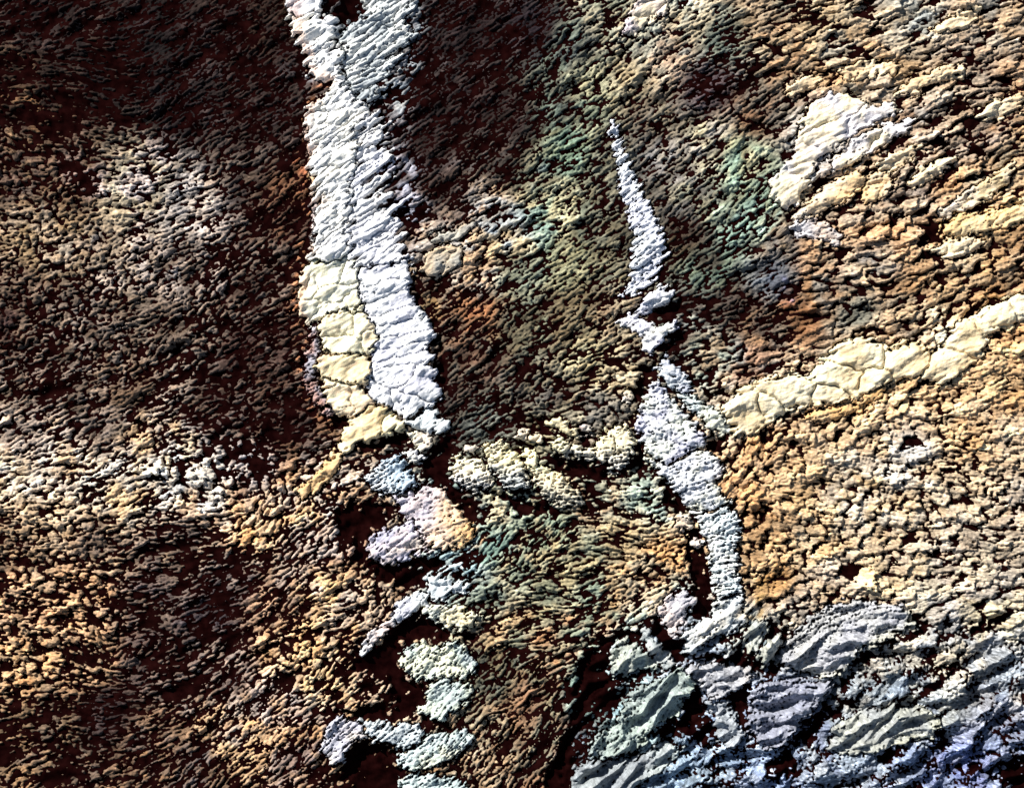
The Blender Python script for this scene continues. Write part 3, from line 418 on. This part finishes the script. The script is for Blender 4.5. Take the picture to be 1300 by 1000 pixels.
# ------------------------------------------------------------------ cells
def stamp(seeds, dom=None, pad=0):
    """nearest / second nearest in each seed's own stretched metric"""
    D1 = np.full((NY, NX), 9.0, np.float32); D2 = np.full((NY, NX), 9.0, np.float32); ID = np.full((NY, NX), -1, np.int32)
    for k, (x, y, th, ln, wd) in enumerate(seeds):
        r = ln * 0.5 * 2.3 + 4
        i0, i1 = max(0, int((y - r - Y0) / G)), min(NY, int((y + r - Y0) / G) + 2)
        j0, j1 = max(0, int((x - r - X0) / G)), min(NX, int((x + r - X0) / G) + 2)
        if i0 >= i1 or j0 >= j1: continue
        dx = XW[i0:i1, j0:j1] - x; dy = YW[i0:i1, j0:j1] - y
        c, s = math.cos(th), -math.sin(th)
        u = (dx * c + dy * s) * (2 / ln); v = (dy * c - dx * s) * (2 / wd)
        d = np.sqrt(u * u + v * v)
        a, b, ii = D1[i0:i1, j0:j1], D2[i0:i1, j0:j1], ID[i0:i1, j0:j1]
        m = d < a
        np.minimum(b, np.where(m, a, d), out=b)
        ii[m] = k; np.minimum(a, d, out=a)
    return D1, D2, ID
def scatter(n, inside, thf, lnf, wdf, k=.62):
    occ = np.zeros((NY, NX), bool); out = []
    px = rng.uniform(X0, X1, n); py = rng.uniform(Y0, Y1, n)
    for x, y in zip(px, py):
        i, j = int((y - Y0) / G), int((x - X0) / G)
        if occ[i, j] or not inside[i, j]: continue
        th, ln, wd = float(thf[i, j]), float(lnf[i, j]), float(wdf[i, j])
        q = math.exp(rng.normal(0, .24)); ln *= q; wd *= q * rng.uniform(.85, 1.15); th += rng.normal(0, .16)
        out.append((x, y, th, ln, wd))
        r = ln * k; i0, i1, j0, j1 = max(0, i - int(r / G) - 1), i + int(r / G) + 2, max(0, j - int(r / G) - 1), j + int(r / G) + 2
        dx = XX[i0:i1, j0:j1] - x; dy = YY[i0:i1, j0:j1] - y; c, s = math.cos(th), -math.sin(th)
        occ[i0:i1, j0:j1] |= ((dx * c + dy * s) / (ln * k)) ** 2 + ((dy * c - dx * s) / (wd * k)) ** 2 < 1
    return out
seeds = scatter(130000, np.ones((NY, NX), bool), TH, LEN, WID)
D1, D2, ID = stamp(seeds)
ns = len(seeds)
SA = np.array(seeds)
e = D2 - D1
crand = rng.normal(0, 1, ns); ctx = rng.normal(0, 1, ns); cty = rng.normal(0, 1, ns)
idc = np.clip(ID, 0, None)
cover = np.clip(COV + .02 * gw + .045 * sw + .06 * crand[idc] + .06 * SWELL, .06, .93)
fw = np.clip(7.5 / WID, .38, 1)
f = (.50 - .25 * gw) * np.clip((e - .30) / .35, -1, 2) + .85 * BIL1 + .50 * BIL2 + .30 * fw * N5 + (.42 * fw + .15 * gw) * N3 + (.2 + .5 * gw) * ISO[0] + (.22 * gw) * ISOF
fs = np.sort(f[::7, ::7].ravel())
thr = np.interp(1 - cover, np.linspace(0, 1, len(fs)), fs) + 2.9 * pit
t = f - thr
wl = WID * .5
dxs = (XW - SA[idc, 0]) / LEN; dys = (YW - SA[idc, 1]) / LEN
relief = noise(150, 3) * 6 + noise(60, 2) * 3 + (1.3 + 2.0 * gw) * SWELL + 4.8 * gw * FOLD
GROUND = relief - 8 * pit + .35 * GR2 + .3 * GR3 + .25 * N5
dome = np.where(t > 0, (1 - sw) * t / (1 + .55 * t) + sw * 1.25 * (1 - np.exp(-1.5 * t)), .9 * np.clip(t, -2, 0))
wl = np.minimum(wl, 7.5 - 3.2 * gw)
saw = np.clip((XW - SA[idc, 0]) * .62 + (YW - SA[idc, 1]) * .78, -14, 14)
Hc = REL * (wl * (.40 - .16 * sw) + .8) * dome + REL * saw * (.08 + .20 * sw) * (1 + .35 * crand[idc]) * np.clip(t * 2 + .6, 0, 1) + .6 * (.45 * dxs * ctx[idc] + .45 * dys * cty[idc]) * wl * (t > -.3)
Hc += (GR1 * .26 + N3 * (.40 - .25 * gw) + GR3 * .2 + N5 * .3 + ISO[0] * .24 + ISOF * (.1 + .4 * gw)) * np.clip(t + .4, 0, 1) * REL
H = relief - 8 * pit + Hc
H = .5 * H + .5 * blur(H, 1)
COL = COLF.copy()
light = (1 - .2 * gw)[..., None] * np.exp(.14 * crand[idc] + .10 * GR2 + (.26 + .16 * gw) * F3 + .12 * SWELL)[..., None]
tint = np.stack([1 + .03 * ctx[idc], 1 + 0 * cty[idc], 1 - .04 * ctx[idc]], -1)
COL *= light * tint
COL *= 1 + gw[..., None] * np.array([-.04, .02, .13])
PID = ID.copy()                      # piece id; fields first
owner = []                           # for landform pieces: (landform index, piece name)
base_id = ns
for li, L in enumerate(LAND):
    for s in L['secs']:
        a, b = window(s['poly'], 10)
        x, y = XW[a, b] - .4 * WX[a, b], YW[a, b] - .4 * WY[a, b]
        sd = sdf(s['poly'], x, y) + (3.6 if L['name'] == 'white_ridge' and s['piece'] != 'knob' else 3.0 if L['name'] in ('golden_plate', 'edge_plate') else 0) + 1.1 * N8[a, b] * s['comb'] + .8 * N5[a, b] + 1.6 * ISO[2][a, b] * min(1, s['edge'] / 8) + (s['comb'] - 1) * 1.6 * LONG[a, b] + .7
        m = sd > -1.2
        th = math.radians(s['th'])
        if s['seeds']:
            sl = [(q[0], q[1], math.radians(q[2]), q[3], q[4]) for q in s['seeds']]
        else:
            full = np.zeros((NY, NX), bool); full[a, b] = sd > 0
            area = full.sum() * G * G
            # scatter only in this window
            sl = []; occ = []
            ii, jj = np.nonzero(full)
            tries = int(60 * area / (s['ln'] * s['wd']) + 60)
            for t_ in rng.integers(0, len(ii), tries):
                X_, Y_ = xs[jj[t_]], ys[ii[t_]]
                ok = True
                for o in sl:
                    dx, dy = X_ - o[0], Y_ - o[1]; c, q_ = math.cos(o[2]), -math.sin(o[2])
                    if ((dx * c + dy * q_) / (o[3] * .72)) ** 2 + ((dy * c - dx * q_) / (o[4] * .72)) ** 2 < 1: ok = False; break
                if ok:
                    q = math.exp(rng.normal(0, .15)); sl.append((X_, Y_, th + rng.normal(0, .12), s['ln'] * q, s['wd'] * q))
        XA, YA = XW[a, b], YW[a, b]
        d = np.stack([np.hypot(((XA - q[0]) * math.cos(q[2]) - (YA - q[1]) * math.sin(q[2])) * 2 / q[3], ((YA - q[1]) * math.cos(q[2]) + (XA - q[0]) * math.sin(q[2])) * 2 / q[4]) for q in sl])
        idn = d.argmin(0); ds = np.sort(d, 0); ee = (ds[1] - ds[0]) if len(sl) > 1 else np.ones_like(ds[0])
        wdp = np.array([q[4] for q in sl])[idn] * .5
        pe = np.clip(sd / s['edge'], -.4, 1); dome_e = np.where(pe > 0, np.sqrt(1 - (1 - pe) ** 2), pe * 2)
        pc = np.clip((ee - s['groove'] * .35) / .7, -.15, 1); dome_c = np.where(pc > 0, np.sqrt(pc + .02) - .14, pc * 4) - (.25 if not s['seeds'] else .6 if s['piece'] == 'plate' else 1.2) * np.exp(-(ee / (.05 + s['groove'] * .5)) ** 2) * (len(sl) > 1)
        ct = rng.normal(0, 1, (len(sl), 2)); cl = rng.normal(0, 1, len(sl))
        q0 = np.array([(q[0], q[1], q[3]) for q in sl])[idn]
        tilt = (ct[idn, 0] * (XA - q0[..., 0]) + ct[idn, 1] * (YA - q0[..., 1])) / q0[..., 2]
        hr = s['hair']; inn = np.clip(sd / 2 + .4, .2, 1)
        hh = relief[a, b] + s['lift'] * .48 * dome_e + np.minimum(wdp, 9) * .32 * dome_c * np.clip(sd / 3, 0, 1) + tilt * .6 * np.clip(sd / 4, 0, 1) - .5
        isl = np.mean(s['poly'], 0)[1] > 790 and np.mean(s['poly'], 0)[0] > 700
        if isl: hr = min(hr, 1.15)
        hq = hr * (.4 if np.mean(s['poly'], 0)[1] > 790 and np.mean(s['poly'], 0)[0] > 700 else 1)
        hh += (GR1[a, b] * .18 * hq + N3[a, b] * .18 * hq + ISO[0][a, b] * .16 * hr + N5[a, b] * .10 * hr + N8[a, b] * .13 + (np.abs(N20[a, b]) - .8) * .6 + (np.abs(ISO[3][a, b]) - .8) * .8 + (np.abs(N12[a, b]) - .8) * .3 + (ISO[0][a, b] * .22 + ISOF[a, b] * .16) * max(hr - .9, 0)) * inn
        if s['comb'] > 1.5: hh += (1.8 if s['comb'] > 2.5 else .9) * np.minimum(np.abs(LONG[a, b]), 1.3) * inn
        if s['comb'] > 1.5: hh -= 3.6 * np.exp(-(LONG[a, b] / .17) ** 2) * inn * np.clip(.75 - .5 * SWELL[a, b], 0, 1)
        P_ = np.array(s['poly'], float); rw = 0
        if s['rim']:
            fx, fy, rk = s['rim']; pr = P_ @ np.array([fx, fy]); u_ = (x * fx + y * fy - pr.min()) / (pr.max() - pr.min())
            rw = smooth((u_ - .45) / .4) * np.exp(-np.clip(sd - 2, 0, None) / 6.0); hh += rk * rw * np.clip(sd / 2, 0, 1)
        uf = None
        low = P_[:, 1].mean() > 790 and P_[:, 0].mean() > 700
        F = (ISOF[a, b] * .4 + .5 * ISO[0][a, b] + .5 * N5[a, b]) if low else (.45 * GR1[a, b] + .45 * N3[a, b] + .4 * ISO[0][a, b] + .35 * F3[a, b] + .45 * ISO[1][a, b])
        if low: hh += (ISOF[a, b] * .22 + FOLD[a, b] * 2.2 + np.abs(N32[a, b]) * 1.5) * inn
        Fq = np.sort(F.ravel())
        cl_ = 1.0 - np.clip(hr - .85, 0, 2) * .20 - np.clip(hr - .7, 0, .8) * .65 * (1 - smooth(sd / (s['edge'] * 1.1)))
        if s['fade']:
            fx, fy, fk = s['fade']; pr = P_ @ np.array([fx, fy]); u_ = (x * fx + y * fy - pr.min()) / (pr.max() - pr.min()); uf = u_
            cl_ = cl_ - fk * smooth((u_ - .35) / .6)
        hh += 6.5 * np.clip(F - np.interp(1 - np.clip(cl_, .02, 1), np.linspace(0, 1, len(Fq)), Fq), -1.5, 0)
        hh -= np.where(sd < 0, 2.5, 0)
        H[a, b] = np.where(m, hh, H[a, b])
        mx = smooth(.45 + 1.0 * nz_b[a, b] + .5 * nz_c[a, b])
        if s['rim']: mx = np.clip(.45 * mx + .9 * rw, 0, 1)  # lighter accent paints the rim's sunlit brightness into its colour
        elif uf is not None: mx = np.clip(.25 * mx + .8 * smooth((uf - .3 + .1 * nz_c[a, b]) / .5), 0, 1)
        mx = mx[..., None]
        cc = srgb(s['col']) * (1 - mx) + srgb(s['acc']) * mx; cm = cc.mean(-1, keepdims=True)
        cool = np.clip((cc[..., 2:] - cc[..., :1]) / (cm + .01) * 5, 0, 1)
        cc = (cm + (cc - cm) * (.92 - .38 * cool)) * np.clip((cm / .7) ** .2, .7, 1) * .93 * np.exp(.05 * cl[idn] + (.03 + .07 * hr) * F3[a, b] - .04)[..., None]
        if low: cc = (cc * .9 + cc.mean() * .1) * .84 * np.exp(.16 * F3[a, b])[..., None]
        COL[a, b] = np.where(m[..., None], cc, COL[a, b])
        PID[a, b] = np.where(m, base_id + idn, PID[a, b])
        owner += [(li, s['piece'])] * len(sl); base_id += len(sl)
for a, b, mk, col in STA:                       # stains also reach the landforms, more faintly
    lm = (PID[a, b] >= ns)[..., None]
    COL[a, b] = np.where(lm, COL[a, b] * (1 - .45 * mk) + col * .45 * mk, COL[a, b])
COL = np.clip(COL, .004, .86)
NZy, NZx = np.gradient(H.astype(np.float32), G)
NRM = np.stack([-NZx, NZy, np.ones_like(NZx)], -1); NRM /= np.linalg.norm(NRM, axis=-1, keepdims=True); NRM = NRM.reshape(-1, 3)

# ------------------------------------------------------------------ materials
def crust_material(name, rough, fine):
    m = bpy.data.materials.new(name); m.use_nodes = True; n = m.node_tree.nodes; l = m.node_tree.links
    bs = n["Principled BSDF"]; bs.inputs["Roughness"].default_value = rough; bs.inputs["Specular IOR Level"].default_value = .1
    at = n.new("ShaderNodeAttribute"); at.attribute_name = "mineral"
    tc = n.new("ShaderNodeTexCoord"); nz = n.new("ShaderNodeTexNoise"); nz.inputs["Scale"].default_value = 3.2; nz.inputs["Detail"].default_value = 4
    geo = n.new("ShaderNodeNewGeometry"); l.new(geo.outputs["Position"], nz.inputs["Vector"])
    mp = n.new("ShaderNodeMapRange"); mp.inputs["To Min"].default_value = .78; mp.inputs["To Max"].default_value = 1.2
    l.new(nz.outputs["Fac"], mp.inputs["Value"])
    vm = n.new("ShaderNodeVectorMath"); vm.operation = 'SCALE'; l.new(at.outputs["Color"], vm.inputs[0]); l.new(mp.outputs[0], vm.inputs["Scale"])
    l.new(vm.outputs[0], bs.inputs["Base Color"])
    n2 = n.new("ShaderNodeTexNoise"); n2.inputs["Scale"].default_value = 5.5; n2.inputs["Detail"].default_value = 3; l.new(geo.outputs["Position"], n2.inputs["Vector"])
    bp = n.new("ShaderNodeBump"); bp.inputs["Strength"].default_value = fine; bp.inputs["Distance"].default_value = .12
    l.new(n2.outputs["Fac"], bp.inputs["Height"]); l.new(bp.outputs[0], bs.inputs["Normal"])
    return m
M_CRUST = crust_material("mineral_crust", .85, .5)
M_GROUND = bpy.data.materials.new("dark_ground"); M_GROUND.use_nodes = True
n = M_GROUND.node_tree.nodes; l = M_GROUND.node_tree.links
bs = n["Principled BSDF"]; bs.inputs["Roughness"].default_value = .95; bs.inputs["Specular IOR Level"].default_value = 0
nz = n.new("ShaderNodeTexNoise"); nz.inputs["Scale"].default_value = .8; nz.inputs["Detail"].default_value = 8
geo = n.new("ShaderNodeNewGeometry"); l.new(geo.outputs["Position"], nz.inputs["Vector"])
cr = n.new("ShaderNodeValToRGB"); cr.color_ramp.elements[0].color = (.003, .0005, .0006, 1); cr.color_ramp.elements[1].color = (.012, .0026, .0024, 1)
cr.color_ramp.elements[0].position = .35; cr.color_ramp.elements[1].position = .7
l.new(nz.outputs["Fac"], cr.inputs[0]); l.new(cr.outputs[0], bs.inputs["Base Color"])
bp = n.new("ShaderNodeBump"); bp.inputs["Strength"].default_value = .5; bp.inputs["Distance"].default_value = .1; l.new(nz.outputs["Fac"], bp.inputs["Height"]); l.new(bp.outputs[0], bs.inputs["Normal"])

# ------------------------------------------------------------------ meshes
def mesh_from(name, co, quads, col=None, mat=None):
    me = bpy.data.meshes.new(name)
    me.vertices.add(len(co)); me.vertices.foreach_set("co", co.astype(np.float32).ravel())
    nq = len(quads); me.loops.add(nq * 4); me.loops.foreach_set("vertex_index", quads.astype(np.int32).ravel())
    me.polygons.add(nq); me.polygons.foreach_set("loop_start", np.arange(0, nq * 4, 4, dtype=np.int32))
    me.polygons.foreach_set("use_smooth", np.ones(nq, dtype=bool))
    me.update(calc_edges=True)
    if col is not None:
        at = me.attributes.new("mineral", 'FLOAT_COLOR', 'POINT')
        c4 = np.ones((len(co), 4), np.float32); c4[:, :3] = col; at.data.foreach_set("color", c4.ravel())
    if mat: me.materials.append(mat)
    return me
def link(name, me, parent=None):
    o = bpy.data.objects.new(name, me); sc.collection.objects.link(o)
    if parent: o.parent = parent
    return o
def world(x, y, z): return np.stack([(x - 650) * S, (500 - y) * S, z * S], -1)

# ground: every second row and column of the map, plus rings out to the horizon
gi = np.arange(0, NY, 2); gj = np.arange(0, NX, 2)
gx, gy, gz = XX[np.ix_(gi, gj)], YY[np.ix_(gi, gj)], GROUND[np.ix_(gi, gj)]
co = world(gx, gy, gz).reshape(-1, 3); nr, nc = len(gi), len(gj)
idx = np.arange(nr * nc).reshape(nr, nc)
q = np.stack([idx[:-1, :-1], idx[1:, :-1], idx[1:, 1:], idx[:-1, 1:]], -1).reshape(-1, 4)
bd = np.concatenate([idx[0, :], idx[1:, -1], idx[-1, -2::-1], idx[-2:0:-1, 0]])
cos = [co]; qs = [q]; prev = bd; base = len(co)
for f in (1.04, 1.15, 1.4, 2, 4, 12, 60):
    c = co[bd].copy(); c[:, :2] *= f; c[:, 2] = -.3 + rng.uniform(-.3, .3, len(bd)) if f < 5 else -.5
    cur = base + np.arange(len(bd)); base += len(bd)
    qs.append(np.stack([prev, np.roll(prev, -1), np.roll(cur, -1), cur], -1)[:, ::-1]); cos.append(c); prev = cur
g = link('ground', mesh_from('ground', np.concatenate(cos), np.concatenate(qs), None, M_GROUND)); g['kind'] = 'structure'

# all crust quads
VI = np.arange(NY * NX).reshape(NY, NX)
Q = np.stack([VI[:-1, :-1], VI[1:, :-1], VI[1:, 1:], VI[:-1, 1:]], -1).reshape(-1, 4)
# a quad belongs to a traced landform if any of its corners does, else to its first corner's cell
pf = PID.ravel(); qp = pf[Q].max(1)
hf, gf = H.ravel(), GROUND.ravel()
vis = (hf[Q] - gf[Q]).max(1) > -1.0
vis &= qp >= 0
Q, qp = Q[vis], qp[vis]
XF, YF = XX.ravel(), YY.ravel(); CF = COL.reshape(-1, 3)
order = np.argsort(qp, kind='stable'); Q, qp = Q[order], qp[order]
starts = np.searchsorted(qp, np.arange(base_id + 1))
above = (hf - gf > 0).ravel()
count_vis = np.bincount(pf[above & (pf >= 0) & (XF > 0) & (XF < 1300) & (YF > 0) & (YF < 1000)], minlength=base_id)

def piece(name, quads, parent, origin, skirt=False):
    vs, inv = np.unique(quads, return_inverse=True); inv = inv.reshape(-1, 4)
    co = world(XF[vs], YF[vs], hf[vs]) - np.array(origin); col = CF[vs]; nm_ = NRM[vs]
    if skirt:
        ed = np.concatenate([inv[:, [0, 1]], inv[:, [1, 2]], inv[:, [2, 3]], inv[:, [3, 0]]])
        key = ed[:, 0].astype(np.int64) * len(vs) + ed[:, 1]; rk = ed[:, 1].astype(np.int64) * len(vs) + ed[:, 0]
        be = ed[~np.isin(key, rk)]
        n0 = len(co); top = co[be].reshape(-1, 3); bot = top.copy(); bot[:, 2] -= .9
        nb = len(be); k = np.arange(nb)
        wall = np.stack([n0 + 2 * k + 1, n0 + 2 * k, n0 + 2 * nb + 2 * k, n0 + 2 * nb + 2 * k + 1], -1)
        cb = col[be].reshape(-1, 3)
        nw = np.zeros((4 * nb, 3), np.float32); nw[:, 2] = 1; nm_ = np.concatenate([nm_, nw])
        co = np.concatenate([co, top, bot]); col = np.concatenate([col, cb, cb]); inv = np.concatenate([inv, wall])
    me = mesh_from(name, co, inv, col, M_CRUST)
    me.normals_split_custom_set_from_vertices(nm_)
    return link(name, me, parent)

def largest_part(quads):
    vs, inv = np.unique(quads, return_inverse=True); inv = inv.reshape(-1, 4)
    lab = np.arange(len(vs))
    for _ in range(200):
        ql = lab[inv].min(1); new = lab.copy()
        for c_ in range(4): np.minimum.at(new, inv[:, c_], ql)
        new = new[new]
        if (new == lab).all(): break
        lab = new
    ql = lab[inv[:, 0]]; v_, n_ = np.unique(ql, return_counts=True); keep = ql == v_[n_.argmax()]
    return quads[keep], quads[~keep]

def empty(name, x, y, z):
    o = bpy.data.objects.new(name, None); sc.collection.objects.link(o); o.location = ((x - 650) * S, (500 - y) * S, z * S); o.empty_display_size = .5
    return o

# landforms
by = {}
for k, (li, pn) in enumerate(owner): by.setdefault(li, []).append((ns + k, pn))
for li, L in enumerate(LAND):
    P = np.concatenate([np.array(s['poly'], float) for s in L['secs']])
    cx, cy = P.mean(0)
    pcs = [(k, pn) for k, pn in by[li] if starts[k + 1] - starts[k] > 25]
    if len(pcs) > 1:
        r = empty(L['name'], cx, cy, 0)
        for k, pn in pcs: piece(pn, Q[starts[k]:starts[k + 1]], r, r.location, True)
    else:
        k = max((k for k, _ in by[li]), key=lambda k: starts[k + 1] - starts[k])
        r = piece(L['name'], Q[starts[k]:starts[k + 1]], None, ((cx - 650) * S, (500 - cy) * S, 0), True)
        r.location = ((cx - 650) * S, (500 - cy) * S, 0)
    r['label'] = L['label']; r['category'] = L['cat']
    if L['group']: r['group'] = L['group']

# crust fields between them
FIELDS = [
 ('streaked_slope','dark maroon slope with thin slanting streaks filling the upper left corner','slope','streak',[(60,40),(180,60),(300,60),(340,150),(230,140),(130,110),(340,230)]),
 ('ochre_slope','patchy ochre and black slope along the upper left edge','slope','clod',[(20,130),(40,200),(30,260)]),
 ('pebbled_slope','grey beige pebbled slope left of the white ridge','slope','clod',[(170,250),(250,270),(120,340),(230,400),(60,420),(330,420),(120,480),(300,520)]),
 ('pale_terrace','pale beige terrace of flat streaked lumps at the left edge below the middle','terrace','clod',[(40,600),(120,600),(230,610),(320,640),(180,620)]),
 ('brown_slope','black and brown rippled slope filling the lower left','slope','ripple',[(60,720),(150,760),(60,830),(240,720),(180,850),(80,930)]),
 ('tan_bank','orange tan clods beside the black hollow left of the pale crags','bank','clod',[(400,720),(420,790),(430,860),(380,830),(360,700),(440,690)]),
 ('combed_slope','grey slanting hair lines along the bottom edge left of the arched ridge','slope','streak',[(340,920),(270,960),(380,980),(300,870),(180,970)]),
 ('dark_slope','dark brown slope of very fine slanting streaks between white ridge and green band','slope','streak',[(560,50),(640,60),(600,140),(540,180),(670,140),(580,230)]),  # the crust itself is dark brown here
 ('green_slope','mottled green grey slope left of the needle ridge','slope','scale',[(730,80),(740,180),(700,260),(640,320),(700,380),(620,440),(680,470),(760,320)]),
 ('mossy_slope','dark green brown slope right of the needle ridge','slope','scale',[(840,100),(900,80),(870,180),(900,260),(880,330),(950,220),(900,400),(960,380)]),
 ('plated_slope','long beige slanting scales filling the upper right corner','slope','scale',[(1020,50),(1120,60),(1220,60),(1200,150),(1280,180),(1180,220)]),
 ('broken_slope','rough tan and black lumps above the long cream ridge','slope','clod',[(1060,320),(1180,310),(1240,350),(1060,390),(1150,400),(990,340)]),
 ('clod_slope','wide tan slope of tightly packed clods right of the lavender trunk','slope','clod',[(1000,600),(1100,560),(1250,480),(1200,600),(1050,680),(1180,680),(1280,620),(980,720)]),
 ('furrowed_basin','olive and dark green rough basin between the fuzzy mounds and the long hollow','basin','clod',[(640,680),(720,700),(800,680),(760,640),(820,740),(700,760),(620,640),(780,500),(700,520)]),
 ('rusty_gully','dark olive gully with a rusty streak right of the stack of crags','gully','clod',[(640,820),(700,840),(650,930),(720,900),(620,980),(740,800)]),
 ('grey_scree','blue grey grainy rubble filling the lower right corner','scree','chunk',[(1100,860),(1200,800),(1280,850),(1200,920),(1100,980),(1280,960),(1000,980),(940,960),(880,960),(960,880)]),
]
fc = np.array([(x, y, k) for k, F in enumerate(FIELDS) for x, y in F[4]], float)
own = fc[((SA[:, None, 0] - fc[None, :, 0]) ** 2 + (SA[:, None, 1] - fc[None, :, 1]) ** 2).argmin(1), 2].astype(int)
for k, (nm, lab, cat, pn, pts) in enumerate(FIELDS):
    mine = np.nonzero(own == k)[0]
    mine = mine[(starts[mine + 1] - starts[mine]) > 0]
    cx, cy = np.mean(pts, 0)
    r = empty(nm, cx, cy, 0); r['label'] = lab; r['category'] = cat
    big = sorted(mine, key=lambda i: -count_vis[i])
    single = [i for i in big[:290] if count_vis[i] * G * G > 70]
    rest = np.setdiff1d(mine, single)
    loose = []
    for i in single:
        main, crumbs = largest_part(Q[starts[i]:starts[i + 1]])
        piece(pn, main, r, r.location)
        if len(crumbs): loose.append(crumbs)
    o = piece('small_' + pn, np.concatenate([Q[starts[i]:starts[i + 1]] for i in rest] + loose), r, r.location); o['kind'] = 'stuff'
print("cells", ns, "pieces", base_id - ns, "tris", 2 * len(Q) + 2 * len(q))
